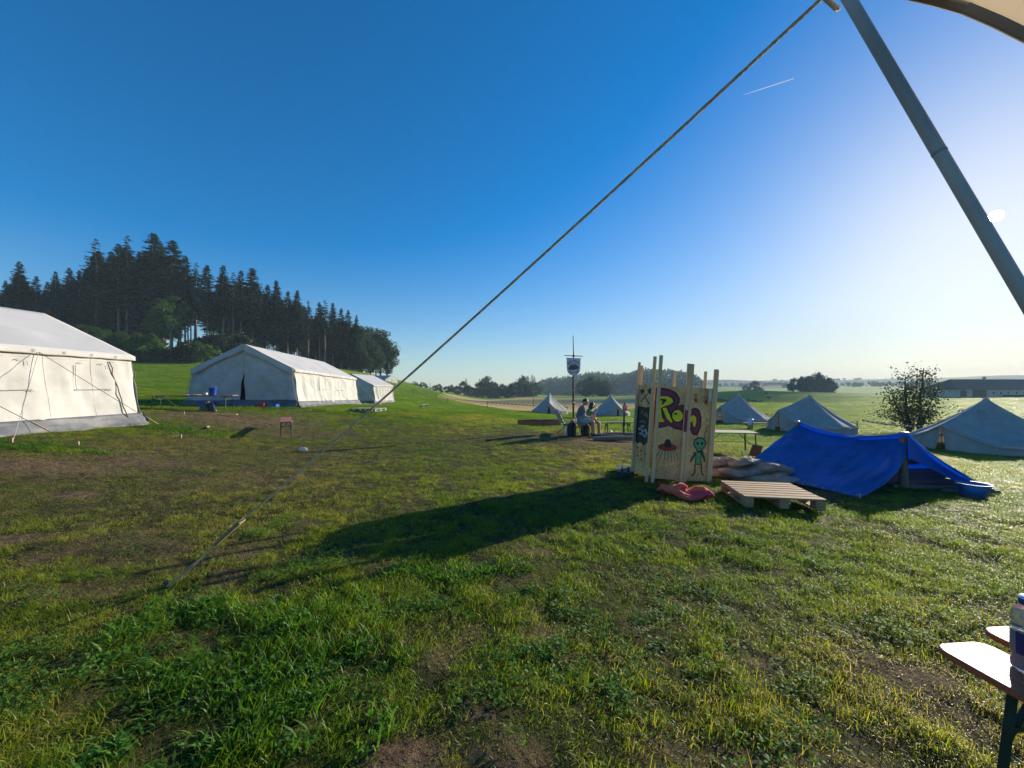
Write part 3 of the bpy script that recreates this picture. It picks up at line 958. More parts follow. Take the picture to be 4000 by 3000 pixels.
def far_wood(name, label, spots):
    vs = []; qs = []; o = 0
    for (x, y, h, con) in spots:
        v, q = (_c1, _c2, _b1, _b2)[int(_rs.integers(0, 2)) + (0 if con else 2)]
        h0 = (18, 20, 14, 15)[0 if v is _c1[0] else 1 if v is _c2[0] else 2 if v is _b1[0] else 3]
        a = _rs.random() * 6.283; s = h / h0; w = s * _rs.uniform(.95, 1.35)
        R_ = np.array([[math.cos(a), -math.sin(a), 0], [math.sin(a), math.cos(a), 0], [0, 0, 1]])
        p = (v * np.array([w, w, s])) @ R_.T + np.array([x, y, gz(x, y) - .4])
        vs.append(p); qs.append(q + o); o += len(v)
    ob = npmesh(name, np.concatenate(vs), np.concatenate(qs), M_LEAF if name != "spruce_wood" else M_SPRUCE, smooth=False)
    return tag(ob, label, "wood", kind="stuff")


def wood_spots(line, d0, d1, n, con, hmin=9):
    out = []
    lx = [p[0] for p in line]; ly = [p[1] for p in line]
    for k in range(n):
        px = rw.uniform(lx[0], lx[-1]); d = d0 + (d1 - d0) * (k / n)
        x = (px - CX) / F2 * d
        top = float(np.interp(px, lx, ly)) + rw.uniform(-1, 4) + (1 - k / n) * rw.uniform(6, 22) * min(1, 330 / d)
        h = EYE + (HY - top) / F2 * d - gz(x, d)
        out.append((x, d, max(h, hmin * .7), rw.random() < con))
    return out


HL = [(1156, 826), (1170, 817), (1200, 813), (1235, 809), (1262, 804), (1290, 801), (1312, 804), (1335, 808), (1350, 802), (1380, 796), (1420, 796), (1455, 798), (1480, 800), (1500, 805), (1513, 817), (1522, 836)]
sp = wood_spots(HL, 490, 630, 520, .5)
ob = far_wood("hill_wood", "dark wooded hill of mixed trees beyond the fields behind the plywood cabin", sp)
far_wood("far_wood", "bluish strip of far woodland on the hazy skyline right of the cabin", wood_spots([(1528, 836), (1560, 829), (1590, 827), (1600, 832), (1640, 834), (1662, 833), (1700, 836)], 760, 860, 130, .6))
far_wood("far_wood", "hazy far wood behind and right of the tree clump", wood_spots([(1690, 836), (1760, 830), (1810, 824), (1840, 822), (1880, 822), (1900, 824), (1960, 822), (2010, 830), (2090, 832)], 600, 720, 220, .3))
far_wood("far_wood", "pale blue distant forest band along the horizon on the right", wood_spots([(1530, 834), (1620, 832), (1700, 830), (1850, 828), (2000, 824), (2150, 822), (2400, 822)], 1020, 1200, 330, .6))
far_wood("far_wood", "thin distant wood on the skyline left of the guy rope", wood_spots([(838, 842), (850, 830), (862, 836), (905, 846), (930, 846)], 300, 360, 26, .6))
# ------------------------------------------------------------------ tents
M_CANVAS = paint("white_canvas", (.55, .54, .505), .85, .10, 1.2, .5, 4, transl=.16, detail=8)
M_ROOF = paint("grey_white_roof_canvas", (.50, .495, .49), .8, .06, 1.0, .15, 5, transl=.10, detail=8)
M_SKIRT = paint("grey_mud_flap", (.12, .124, .135), .6, .25, 2.5, .4, 6)
M_BELL = paint("bell_tent_cotton", (.58, .56, .53), .9, .08, 2.0, .4, 6, transl=.40)
M_DARK = paint("tent_inside_shade", (.03, .028, .03), .9, .2, 3)  # near-black colour that stands in for the shade inside the tents
M_ROPE = paint("hemp_rope", (.72, .64, .49), .9, .2, 60, .4, 160, transl=.3)
M_ROPE_DARK = paint("dark_guy_line", (.10, .085, .07), .9, .2, 60)
M_PEG = wood("slat_wood", (.42, .30, .18), (.24, .16, .09), .7, 3, 2)
M_DUST = None
M_SEAM = paint("grey_seam", (.33, .32, .31), .85, .1, 4)
M_SEAM2 = paint("pale_seam", (.50, .48, .44), .85, .1, 4)
M_METAL = paint("galvanised_metal", (.45, .46, .48), .35, .15, 9, metal=.9)
M_DARK_BROWN = paint("dark_brown_line", (.18, .15, .12), .9, .2, 5)


def cloth_noise(a, b, s, amp, fx=1.0, fy=1.0):
    return amp * 1.25 * mnoise.fractal(Vector((a * fx, b * fy, s * 7.31)), 1.0, 2.0, 3)


def marquee(label, w, L, eave, ridge, loc, rz, rx=0.0, splay=.25, flaps=(), door=True, seed=0, group=None):
    """frame tent: width along x, length along y from 0 to L, door gable at y = 0"""
    root = thing("marquee_tent", label, "tent", loc, rz, group)
    root.rotation_euler = (rx, 0, rz)
    hw = w / 2

    def side(sx):
        def fn(u, v):
            y = u * L
            k = v ** 1.2
            bay = abs(math.sin(math.pi * u * 4))
            x = sx * (hw + splay * k - .05 * bay * math.sin(math.pi * v)) + sx * cloth_noise(y * 2.6, v * 1.2, seed + 3, .075 * math.sin(math.pi * min(1, v * 1.05)) + .018)
            return Vector((x, y, eave * (1 - v) + .10 * v + cloth_noise(y * 1.5, 0, seed + 8, .03) * v))
        return fn
    for sx in (-1, 1):
        MB().grid(side(sx), 90, 26).build("side_wall", M_CANVAS, root, .004)

    sn = MB()
    for k in range(1, int(L / 1.03) + 1):
        if k * 1.03 < L - .1:
            sn.tube([side(1)(k * 1.03 / L, t) + Vector((.004, 0, 0)) for t in np.linspace(.04, .97, 12)], .0045, 4)
    sn.tube([side(1)(t, .10) + Vector((.005, 0, 0)) for t in np.linspace(.01, .99, 40)], .004, 4)
    sn.build("wall_seams", M_SEAM2, root)

    def roof(u, v):
        # v 0..1 across from left eave to right eave
        s = 2 * v - 1
        y = -.06 + u * (L + .12)
        bay = math.sin(math.pi * u * 4) ** 2
        z = eave + .03 + (ridge - eave) * (1 - abs(s)) - .045 * bay * math.sin(math.pi * min(1, abs(s) + .02)) + cloth_noise(y, s * 3, seed + 5, .012)
        return Vector((s * (hw + .07), y, z))
    MB().grid(roof, 72, 40).build("roof", M_ROOF, root, .004)
    vm = MB()
    for sx in (-1, 1):
        vm.grid(lambda u, v, sx=sx: Vector((sx * (hw + .075 + .012 * v), -.06 + u * (L + .12), eave + .03 - .13 * v + cloth_noise(u * 14, v, seed, .012) * v)), 60, 3)
    vm.build("valance", M_CANVAS, root, .004)
    for gy in (0, 1):
        def gab(u0, u1, slit=False):
            def fn(u, v):
                s = u0 + (u1 - u0) * u
                top = eave + (ridge - eave) * (1 - abs(s)) - .02
                z = top * (1 - v) + .10 * v
                wr = cloth_noise(s * 5, z * 1.4, seed + 21 + gy, .07 * math.sin(math.pi * v) + .01)
                sag = .10 * math.sin(math.pi * v) * math.sin(math.pi * u)
                x = s * (hw + splay * v * abs(s))
                if slit:
                    zz = max(0, 1.75 - z) / 1.75
                    x += (1 if u1 > .5 else -1) * .16 * zz ** .7 * (1 - abs(s)) ** 2
                yy = (-.10 * v - wr - sag) if gy == 0 else (L + .10 * v + wr + sag)
                return Vector((x, yy, z))
            return fn
        if gy == 0 and door:
            for (a, b) in ((-1, 0), (0, 1)):
                MB().grid(gab(a, b, True), 34, 26).build("door_flap", M_CANVAS, root, .004)
        else:
            m = MB(); m.grid(gab(-1, 0), 30, 22); m.grid(gab(0, 1), 30, 22)
            m.build("gable_wall", M_CANVAS, root, .004)
    if door:
        # overhanging gable strip along the roof slope with its grey seam
        st = MB(); se = MB()
        for sx in (-1, 1):
            def strip(u, v, sx=sx):
                s = sx * u
                top = eave + (ridge - eave) * (1 - u) + .02
                return Vector((s * (hw + .06) - sx * .06 * v, -.14 - .02 * v, top - (.30 + .04 * math.sin(u * 9)) * v))
            st.grid(strip, 20, 3)
            p = [strip(k / 20, 1) + Vector((0, -.012, 0)) for k in range(21)] + [Vector((sx * (hw - .02 + splay * t), -.16 - .10 * t, (eave - .28) * (1 - t) + .3 * t)) for t in (.1, .3, .6, 1)]
            se.tube(p, .012, 5)
        st.build("gable_valance", M_CANVAS, root, .004)
        se.build("seam", M_SEAM, root)
        MB().grid(lambda u, v: Vector(((u - .5) * .9, .30, .06 + v * 1.9)), 4, 4).build("inner_shade_sheet", M_DARK, root, .01)  # added dark sheet, painted shade behind the door slit
        sn = MB()
        for k in range(3):
            x0 = .06 + .05 * k
            sn.poly([Vector((x0 + .0, -.27, .35 + .3 * k)), Vector((x0 + .10, -.27, .3 + .3 * k)), Vector((x0 + .06, -.255, .95 + .25 * k))])
        # mud flap
    sk = MB()
    rr = random.Random(seed)

    def skirt(u, v, edge):
        f = .04 + .22 * v ** 1.4 + cloth_noise(u * 13, v * 2, seed + 40 + edge, .09) * v
        z = .30 * (1 - v) - .05 * v + cloth_noise(u * 17, v * 3, seed + 44 + edge, .05) * math.sin(math.pi * v)
        hx = hw + splay
        if edge == 0: return Vector((-hx + u * 2 * hx, -.12 - f, z + .06 * (1 - v)))
        if edge == 1: return Vector((hx + f - .06, -.12 + u * (L + .24), z))
        if edge == 2: return Vector((-hx + u * 2 * hx, L + .12 + f, z))
        return Vector((-hx - f + .06, -.12 + u * (L + .24), z))
    for e in range(4):
        sk.grid(lambda u, v, e=e: skirt(u, v, e), 70, 6)
    if door:
        def sk2(u, v):
            return Vector((-hw - splay + u * 2 * (hw + splay), -.14 - .03 * v + cloth_noise(u * 9, v, seed + 50, .03), .36 - .38 * v + cloth_noise(u * 4, 0, seed + 55, .06) * (1 - v)))
        sk.grid(sk2, 60, 4)
    sk.build("mud_flap", M_SKIRT, root, .003)
    # corner legs and frame
    fr = MB()
    for sx in (-1, 1):
        for y in (.12, L - .12):
            fr.tube([(sx * (hw - .04), y, -.1), (sx * (hw - .04), y, eave - .02)], .022, 8)
    fr.tube([(0, .1, ridge - .05), (0, L - .1, ridge - .05)], .02, 8)
    fr.build("frame", M_METAL, root)
    # window panels: stitched outline with ties
    for (y0, y1, sx) in flaps:
        m = MB()
        off = .035
        P = lambda y, z: side(sx)(y / L, (eave - z) / (eave - .1)) + Vector((sx * off, 0, 0))
        m.tube([P(y0, 1.62), P(y0, 1.30), P(y0, 1.0), P((y0 + y1) / 2, .985), P(y1, 1.0)], .007, 5)
        m.tube([P(y1, 1.66), P(y1, 1.55)], .006, 4)
        for (yy, zz) in ((y0, .98), (y1, .98), (y0 + .1, 1.68), (y1 - .15, 1.68)):
            c = P(yy, zz)
            m.tube([c + Vector((0, -.05, -.02)), c + Vector((sx * .012, 0, .015)), c + Vector((0, .05, -.03))], .008, 4)
        m.build("window_flap", M_SEAM, root)
    ey = MB()
    for sx in (-1, 1):
        k = 0
        y = .35
        while y < L:
            c = Vector((sx * (hw + .098), y, eave - .03))
            ey.tube([c + Vector((0, .028 * math.cos(t), .03 * math.sin(t))) for t in np.linspace(0, 6.28, 9)], .005, 4)
            y += .62
    ey.build("eyelet_rings", M_SEAM, root)
    return root


def guy(parent_m, a, b, name="guy_rope", rad=.006, slat=.0, mat=M_ROPE, parent=None, sag=.02):
    """rope from a to b (parent space) with an optional wooden tensioner near b"""
    a, b = Vector(a), Vector(b)
    m = MB()
    pts = [a.lerp(b, t) - Vector((0, 0, sag * 4 * t * (1 - t))) for t in np.linspace(0, 1, 9)]
    m.tube(pts, rad, 6)
    o = m.build(name, mat, parent)
    if slat:
        c0 = a.lerp(b, .74); c1 = a.lerp(b, .74 + slat / (b - a).length)
        MB().beam(c0, c1, .035, .018, 0, .004).build("tensioner", M_PEG, o)
    MB().beam(b + Vector((0, 0, .10)), b - Vector((0, 0, .12)), .022, .022).build("peg", M_PEG, o)
    return o


def loc_of(root, p):
    """world point into the space of a root that has no parent"""
    return Matrix.LocRotScale(root.location, root.rotation_euler, root.scale).inverted() @ Vector(p)


# nearest marquee, cut off by the left edge of the frame
t1 = marquee("nearest white marquee, cut off at the left edge, sunlit wall over grey mud flap", 5.2, 8.3, 1.93, 3.2, (-13.8, 3.0, .57), 0, 0, .24, ((4.4, 5.84, 1), (6.83, 7.58, 1)), False, 3, "white frame tents in a row")
guy(None, loc_of(t1, (-11.12, 9.05, 2.44)), loc_of(t1, on(-8.6, 10.0)), slat=.28, parent=t1, mat=M_ROPE_DARK)
guy(None, loc_of(t1, (-11.12, 6.7, 2.44)), loc_of(t1, on(-8.9, 7.9)), slat=.28, parent=t1, mat=M_ROPE_DARK)
guy(None, loc_of(t1, (-11.1, 9.02, 2.44)), loc_of(t1, on(-10.0, 7.7)), parent=t1, mat=M_SEAM, rad=.005)
guy(None, loc_of(t1, (-11.2, 11.2, 2.40)), loc_of(t1, on(-12.1, 14.2)), parent=t1, mat=M_ROPE_DARK, rad=.005)
sm_ = MB(); sm_.tube([Vector((2.6 + .035 + .24 * k / 9 + .02 * math.sin(k * 1.7), 7.66 + .03 * k + .02 * math.sin(k * 2.3), 1.76 - .175 * k)) for k in range(10)], .014, 5); sm_.build("wall_opening", M_DARK_BROWN, t1)  # dark brown tube drawn along the wavy gap in the wall
tp = MB()
for z in (1.36, .72):
    tp.box((2.6 + .135, 4.92, z - .18), (.006, .42, .09))
tp.build("orange_tape", paint("orange_tape", (.75, .33, .10), .5, .1), t1)

# middle marquee with its gable towards us
t2 = marquee("large white marquee with a door slit in its shaded gable and sunlit right wall", 4.95, 10.0, 1.95, 3.26, (-13.95, 20.0, .60), R(4.6), R(-1.3), .28, ((3.0, 4.4, 1), (5.6, 7.0, 1)), True, 11, "white frame tents in a row")
for y, (dx, dy) in ((0.2, (1.7, .6)), (3.2, (1.8, .7)), (6.2, (1.8, .7)), (9.4, (1.9, .8))):
    p = Vector((2.56, y, 1.90)); q = Vector((2.56 + dx, y + dy, 0)); M2 = Matrix.LocRotScale(t2.location, t2.rotation_euler, t2.scale)
    qq = M2 @ q; q = loc_of(t2, on(qq.x, qq.y))
    guy(None, p, q, slat=.2, parent=t2, rad=.006)
q = loc_of(t2, on(-14.4, 18.2)); guy(None, Vector((-.05, -.16, 3.2)), q, slat=.25, parent=t2, mat=M_SEAM, rad=.007)
for k, (x, z0, z1, w) in enumerate(((.09, 1.15, 2.1, .035), (.22, .4, 1.5, .06), (.34, .35, 1.0, .05), (-.09, 1.1, 1.7, .03))):
    MB().grid(lambda u, v: Vector((x + (u - .5) * 2 * w * (1.0 - .5 * v), -.31 - .02 * math.sin(v * 3) + .10 * v, z0 + (z1 - z0) * v)), 2, 8).build("soot_mark", M_DARK_BROWN, t2, .002) if False else None

# small marquee behind
t3 = marquee("smallest white tent in the row, behind the large marquee on the slope", 4.6, 4.4, 1.85, 3.0, (-16.0, 38.3, -.02), R(-7), 0, .2, ((1.4, 2.6, 1),), False, 19, "white frame tents in a row")
for y, (dx, dy) in ((0.2, (1.3, -2.2)), (0.2, (2.2, -1.6)), (4.2, (1.5, .6))):
    M3 = Matrix.LocRotScale(t3.location, t3.rotation_euler, t3.scale); qq = M3 @ Vector((2.4 + dx, y + dy, 0))
    guy(None, Vector((2.4, y, 1.8)), loc_of(t3, on(qq.x, qq.y)), parent=t3)
# roof of a fourth tent seen over the brow of the hill
t4 = marquee("pale tent roof half hidden behind the grassy brow at the right end of the wood", 5.0, 9.0, 1.6, 2.7, on(-32.0, 102, -.9), R(70), 0, .2, (), False, 27)


def bell_tent(label, loc, rz, h=2.5, rad=2.5, door_h=1.45, wall=.5, nside=12, open_=.16, seed=0, dx=1.0):
    """door faces local -y; cone with a low wall and an A-frame entrance"""
    root = thing("bell_tent", label, "tent", loc, rz, "bell tents on the lower meadow")
    NA = 120

    def dang(a):
        return abs((a + math.pi / 2 + math.pi) % (2 * math.pi) - math.pi)

    def eave(a):
        k = max(0.0, 1 - dang(a) / .62)
        ph = abs(((a + math.pi / 2) * nside / (2 * math.pi)) % 1 - .5) * 2       # 1 at guy points
        r = rad * (.955 + .045 * ph)
        z = wall - .05 * (1 - ph) * (1 - k) + (door_h - wall) * k ** 1.15
        r = r * (1 - .03 * k)
        return r, z

    def roof(u, v):
        a = u * 2 * math.pi
        r, z = eave(a)
        t = .012 + .988 * v
        ph = abs(((a + math.pi / 2) * nside / (2 * math.pi)) % 1 - .5) * 2
        sag = (.16 + .05 * (1 - ph)) * math.sin(math.pi * t) * (1 - .7 * max(0, 1 - dang(a) / .6))
        rr = r * t + cloth_noise(a * 4, t * 3, seed, .012)
        return Vector((rr * math.cos(a), rr * math.sin(a), h + (z - h) * t - sag))
    MB().grid(roof, NA, 22).build("roof", M_BELL, root, .004)
    ob = math.pi * 1.5
    wm = MB(); a0 = ob + open_; a1 = ob + 2 * math.pi - open_

    def wallf(u, v):
        a = a0 + (a1 - a0) * u
        e = min(1, max(0, dang(a) - open_ * .5))
        r, z = eave(a)
        k = max(0, 1 - dang(a) / .62)
        # flaps close towards the top of the door
        if u < .5: aa = a - open_ * .97 * (1 - v) * max(0, 1 - (a - a0) / .5)
        else: aa = a + open_ * .97 * (1 - v) * max(0, 1 - (a1 - a) / .5)
        r2, z2 = eave(aa)
        rr = (r2 - .02) + (.06 + .10 * k) * v + cloth_noise(a * 7, v, seed + 4, .025)
        return Vector((rr * math.cos(aa), rr * math.sin(aa), (z2 - .02) * (1 - v) - .05 * v))
    wm.grid(wallf, 150, 8)
    wm.build("wall", M_BELL, root, .004)
    vl = MB().grid(lambda u, v: Vector(((eave(u * 6.2832)[0] + .02 + .02 * v) * math.cos(u * 6.2832), (eave(u * 6.2832)[0] + .02 + .02 * v) * math.sin(u * 6.2832), eave(u * 6.2832)[1] - .01 - .10 * v)), 96, 2)
    vl.build("valance", M_BELL, root, .003)
    cap = MB().lathe([(.0, .08), (.05, .06), (.10, -.04), (.16, -.16)], (0, 0, h), 12)
    cap.build("peak_cap", M_BELL, root)
    vn = MB()
    for s in (-.5, .35):
        a = -math.pi / 2 + s
        p = Vector((.30 * rad * math.cos(a), .30 * rad * math.sin(a), h - .30 * (h - wall) - .08))
        e = Vector((math.cos(a), math.sin(a), 0)); t = Vector((-math.sin(a), math.cos(a), 0))
        vn.grid(lambda u, v: p + t * (.16 * math.cos(math.pi * u)) + Vector((0, 0, .14 * math.sin(math.pi * u))) * (1 - v * .2) + e * (.02 + .10 * v), 10, 2)
    vn.build("vent_hood", M_BELL, root, .003)
    MB().tube([(0, 0, -.1), (0, 0, h)], .03, 8).build("pole", M_PEG, root)
    dr, dz = eave(ob)
    MB().tube([(0, -dr + .02, -.1), (0, -dr + .02, dz - .01)], .018, 6).build("door_pole", M_ROPE_DARK, root)
    MB().grid(lambda u, v: Vector(((u - .5) * rad * .7, -.30 * rad + cloth_noise(u * 5, v * 3, seed, .1), v * 1.0 - .05)), 8, 4).build("inner_shade_sheet", M_DARK, root, .01)  # added dark sheet, painted shade behind the tent door
    return root


def guys_for(root, rad, n, wall, phase=0.0):
    M = Matrix.LocRotScale(root.location, root.rotation_euler, root.scale)
    for k in range(n):
        a = phase + 2 * math.pi * k / n
        p = Vector((rad * math.cos(a), rad * math.sin(a), wall))
        w = M @ Vector(((rad + .9) * math.cos(a), (rad + .9) * math.sin(a), 0))
        guy(None, p, loc_of(root, on(w.x, w.y)), parent=root, rad=.005)


bt = [bell_tent("far bell tent left of the banner pole, its dark door facing us", on(5.1, 52, -.02), R(-8), 2.72, 2.45, 1.5, .45, 10, .11, 1),
      bell_tent("bell tent right behind the seated people, with a dark door slit", on(12.8, 50, -.02), R(8), 2.7, 2.45, 1.5, .45, 10, .10, 2),
      bell_tent("bluish shaded bell tent just right of the plywood cabin, door open at its left", on(20.6, 35, -.02), R(-66), 2.55, 2.5, 1.5, .45, 12, .15, 3),
      bell_tent("bell tent behind the blue tarp with its ochre door edge at the left", on(20.9, 27, -.02), R(-82), 2.5, 2.55, 1.5, .5, 12, .10, 4),
      bell_tent("nearest bell tent, cut off by the right edge beyond the bushy tree", on(23.4, 19, -.02), R(-80), 2.58, 2.85, 1.35, .55, 12, .08, 5)]
for o, r, w in zip(bt, (2.45, 2.45, 2.5, 2.55, 2.85), (.45, .45, .45, .5, .55)):
    guys_for(o, r, 10, w, .3)
# ------------------------------------------------------------------ camp furniture
M_LACQ = paint("orange_red_lacquered_wood", (.46, .105, .045), .50, .16, 2.5, .3, 5, stretch=(12, 1, 12), coat=.04, spec=.35)
M_LACQ_MATT = paint("worn_orange_red_wood", (.42, .13, .07), .5, .15, 2.5, .12, 5, stretch=(12, 1, 12), coat=.15)
M_GREEN = paint("dark_green_steel", (.018, .045, .035), .45, .2, 9)
M_OSB = None
M_TIMBER = wood("raw_timber", (.82, .58, .31), (.62, .42, .21), .75, 2.2, 2)
M_PALLET = wood("pallet_wood", (.46, .30, .155), (.31, .19, .095), .8, 2.5, 0)
M_GREY_WOOD = wood("weathered_wood", (.30, .27, .20), (.17, .16, .12), .85, 2.5, 0)
M_GREENISH = wood("mossy_pallet_wood", (.33, .37, .26), (.19, .24, .17), .85, 2.0, 0)
M_TARP = paint("blue_tarpaulin", (.018, .235, .74), .36, .12, 2.2, .4, 6, transl=.6, spec=.5)
M_BLUE = paint("blue_plastic", (.012, .08, .46), .35, .08, 5, transl=.05)
M_BLACK = paint("black_plastic", (.018, .018, .02), .3, .2, 9)
M_BLACK_CLOTH = paint("black_fabric", (.022, .022, .026), .85, .2, 14)
M_WHITE = paint("white_plastic", (.75, .75, .74), .4, .05, 9)
M_REDP = paint("red_plastic", (.50, .03, .03), .4, .1, 9)


def bench(label, loc, rz, L=2.2, w=.25, h=.48, top=M_LACQ, group="beer tent benches", name="beer_bench", cat="bench", inset=.30):
    """folding bench, long axis along local y"""
    root = thing(name, label, cat, loc, rz, group)
    st = MB()
    rc = .055
    ol = []
    for (cx_, cy_, a0_) in ((w / 2 - rc, L / 2 - rc, 0), (-w / 2 + rc, L / 2 - rc, 90), (-w / 2 + rc, -L / 2 + rc, 180), (w / 2 - rc, -L / 2 + rc, 270)):
        ol += [(cx_ + rc * math.cos(R(a0_ + t)), cy_ + rc * math.sin(R(a0_ + t))) for t in (0, 18, 36, 54, 72, 90)]
    n_o = len(ol)
    lv = [(.965, h - .028), (1, h - .023), (1, h - .006), (.985, h - .001), (.965, h)]
    vs_ = []
    for (k_, z_) in lv:
        vs_ += [(x_ - math.copysign((1 - k_) * .12, x_), y_ - math.copysign((1 - k_) * .12, y_), z_) for x_, y_ in ol]
    fs_ = [(i * n_o + j, i * n_o + (j + 1) % n_o, (i + 1) * n_o + (j + 1) % n_o, (i + 1) * n_o + j) for i in range(4) for j in range(n_o)]
    fs_ += [tuple(range(n_o - 1, -1, -1)), tuple(4 * n_o + j for j in range(n_o))]
    st.add(vs_, fs_)
    st.build("seat" if cat == "bench" else "table_top", top, root)
    rl = MB()
    for s in (-1, 1):
        rl.box((0, s * (L / 2 - .42), h - .045), (w * .8, .05, .028))
    rl.box((0, 0, h - .042), (.04, L * .55, .025))
    rl.build("batten", M_GREEN, root)
    for s in (-1, 1):
        y = s * (L / 2 - inset)
        m = MB()
        for sx in (-1, 1):
            m.beam((sx * (w / 2 - .03), y, h - .03), (sx * (w / 2 - .012), y + s * .03, 0), .028, .028)
        m.beam((-w / 2 + .02, y + s * .01, h - .17), (w / 2 - .02, y + s * .01, h - .17), .02, .02)
        m.beam((-w / 2 + .02, y + s * .012, h - .22), (0, y + s * .01, h - .07), .016, .016)
        m.beam((w / 2 - .02, y + s * .012, h - .22), (0, y + s * .01, h - .07), .016, .016)
        lg = m.build("leg", M_GREEN, root)
        MB().beam((0, y + s * .01, h - .17), (0, y - s * .30, h - .05), .018, .012).build("brace", M_GREEN, lg)
    return root


# the bench standing alone in the middle of the meadow
a = on(-6.85, 11.7); b = on(-8.0, 13.6)
bench("worn red bench standing alone end-on in the middle of the meadow", (a + b) / 2 + Vector((0, 0, .0)), math.atan2(-(b.x - a.x), b.y - a.y), 2.2, .33, .46, M_LACQ_MATT)
# far bench side-on
a = G(888, 884); b = G(938, 887)
c = on((a.x + b.x) / 2, (a.y + b.y) / 2)
bench("weathered greenish bench standing side-on, small and far on the green slope", c, math.atan2(-(b.x - a.x), b.y - a.y), 2.2, .25, .48, M_GREY_WOOD)
# long table beside the nearest marquee
c = on(-13.6, 16.4)
tb = bench("long low red table with a blue bucket between the two large marquees", c, R(97), 3.4, .5, .60, M_LACQ_MATT, None, "folding_table", "table")
tz = c.z + .60
# overturned bench lying on its side
a = G(1114, 914); d_ = 17.5
root = thing("beer_bench", "red-brown bench tipped on its side in the grass left of the seated people", "bench", on(1.25, 17.6, .0), R(-84), "beer tent benches")
root.rotation_euler = (0, R(-90) * 0, R(-84))
MB().box((-.0, 0, .15), (.03, 2.0, .29), None, .008).build("seat", M_LACQ_MATT, root)
for s in (-1, 1):
    m = MB()
    m.beam((.03, s * .72, .03), (.06, s * .10, .05), .025, .025); m.beam((.03, s * .72, .25), (.06, s * .10, .24), .025, .025); m.beam((.06, s * .12, .05), (.06, s * .12, .24), .02, .02)
    lg = m.build("leg", M_GREEN, root)
    MB().lathe([(0, .008), (.035, .006), (.04, 0), (0, 0)], (-.018, s * .62, .20), 12, True, Matrix.Rotation(R(-90), 3, 'Y')).build("bolt_plate", M_METAL, lg)

# things on and under the long table
def bucket(name, label, loc, r, h, m, cat="bucket", hm=M_METAL):
    root = thing(name, label, cat, loc)
    MB().lathe([(0, 0), (r * .76, 0), (r * .78, .01), (r, h - .02), (r * 1.05, h - .015), (r * 1.05, h), (r * .98, h), (r * .74, .02), (0, .02)], (0, 0, 0), 28).build("pail", m, root)
    MB().tube([(r * 1.03 * math.cos(t), r * 1.03 * math.sin(t) * .75 - r * .2, h - .03 - .22 * r * math.sin(t)) for t in np.linspace(0, math.pi, 12)], .005, 5).build("handle", hm, root)
    return root


bucket("bucket", "blue bucket standing on the long red table", Vector((-13.6 + .92, 16.3, tz)), .15, .32, M_BLUE)
for (dx, lab, m, h) in ((-.10, "crumpled white paper lying on the long red table", M_WHITE, .02), (.16, "small flat pale box on the long red table", paint("cardboard", (.45, .33, .22), .8), .03)):
    r_ = MB(); r_.grid(lambda u, v: Vector(((u - .5) * .30, (v - .5) * .22, .003 + h * abs(cloth_noise(u * 3, v * 3, 5, 1)))), 8, 8)
    o = r_.build("paper" if dx < 0 else "flat_box", m, None, .01); o.location = (-13.6 + dx, 16.35, tz + .004); tag(o, lab, "paper" if dx < 0 else "box")
o = MB().lathe([(0, 0), (.05, .01), (.07, .05), (.05, .10), (0, .115)], (0, 0, 0), 16).build("ball", M_WHITE); o.location = (-13.6 + .62, 16.32, tz); tag(o, "small white ball on the long red table left of the bucket", "ball")


def crumple(name, label, cat, loc, rx, ry, h, m, seed, rz=0.0, n=40, fr=2.2, group=None, power=1.0, parent_extra=None, solid=.004):
    """a heaped piece of cloth: a dome broken into folds, closed at the ground"""
    mb = MB()

    def fn(u, v):
        a = u * 2 * math.pi; r = v
        ca, sa = math.cos(a), math.sin(a)
        k = 1 + .22 * mnoise.fractal(Vector((ca * 1.5, sa * 1.5, seed)), 1, 2, 3)
        x, y = ca * r * rx * k, sa * r * ry * k
        dome = max(0, 1 - r ** 2.4) ** power
        f = mnoise.fractal(Vector((x * fr / max(rx, .01), y * fr * 1.8 / max(rx, .01), seed + 3)), 1, 2.1, 4)
        rid = 1 - abs(mnoise.noise(Vector((x * fr * 1.6 / rx, y * fr * 2.2 / rx, seed + 9)))) * 1.6
        z = h * dome * (.62 + .45 * f + .38 * rid) + .012
        return Vector((x + .04 * f * rx, y + .05 * rid * ry, max(.005, z)))
    mb.grid(fn, n * 2, n)
    o = mb.build(name, m, None, solid)
    o.location = loc; o.rotation_euler = (0, 0, rz)
    return tag(o, label, cat, group)


c = on(-12.35, 15.6)
crumple("rubbish_bag", "shiny black rubbish bag slumped under the right end of the long red table", "bag", c, .36, .28, .40, M_BLACK, 4.2, 0, 26, 2.0)
for (px, py, lab, m, w) in ((814, 0, None, None, 0),):
    pass
for (x, y, lab, m, sz) in ((-11.72 - .9, 19.35, "red plastic crate by the mud flap of the large marquee", M_REDP, (.42, .3, .20)), (-11.65 - .3, 19.3, "small blue crate right of the red one by the large marquee", M_BLUE, (.38, .28, .17)), (-15.3, 19.25, "blue crate at the left foot of the large marquee's gable", M_BLUE, (.7, .32, .20))):
    r_ = thing("plastic_crate", lab, "crate", on(x, y), R(rw.uniform(-8, 8)), "plastic crates along the marquee")
    m_ = MB()
    for s in (-1, 1):
        m_.box((s * sz[0] / 2, 0, sz[2] / 2), (.015, sz[1], sz[2])); m_.box((0, s * sz[1] / 2, sz[2] / 2), (sz[0] - .016, .015, sz[2] - .004))
    m_.box((0, 0, .01), (sz[0] - .02, sz[1] - .02, .015))
    m_.build("body", m, r_)
    m_ = MB()
    for s in (-1, 1):
        m_.box((0, s * (sz[1] / 2 + .004), sz[2] - .012), (sz[0] + .03, .02, .024))
    m_.build("rim", m, r_)


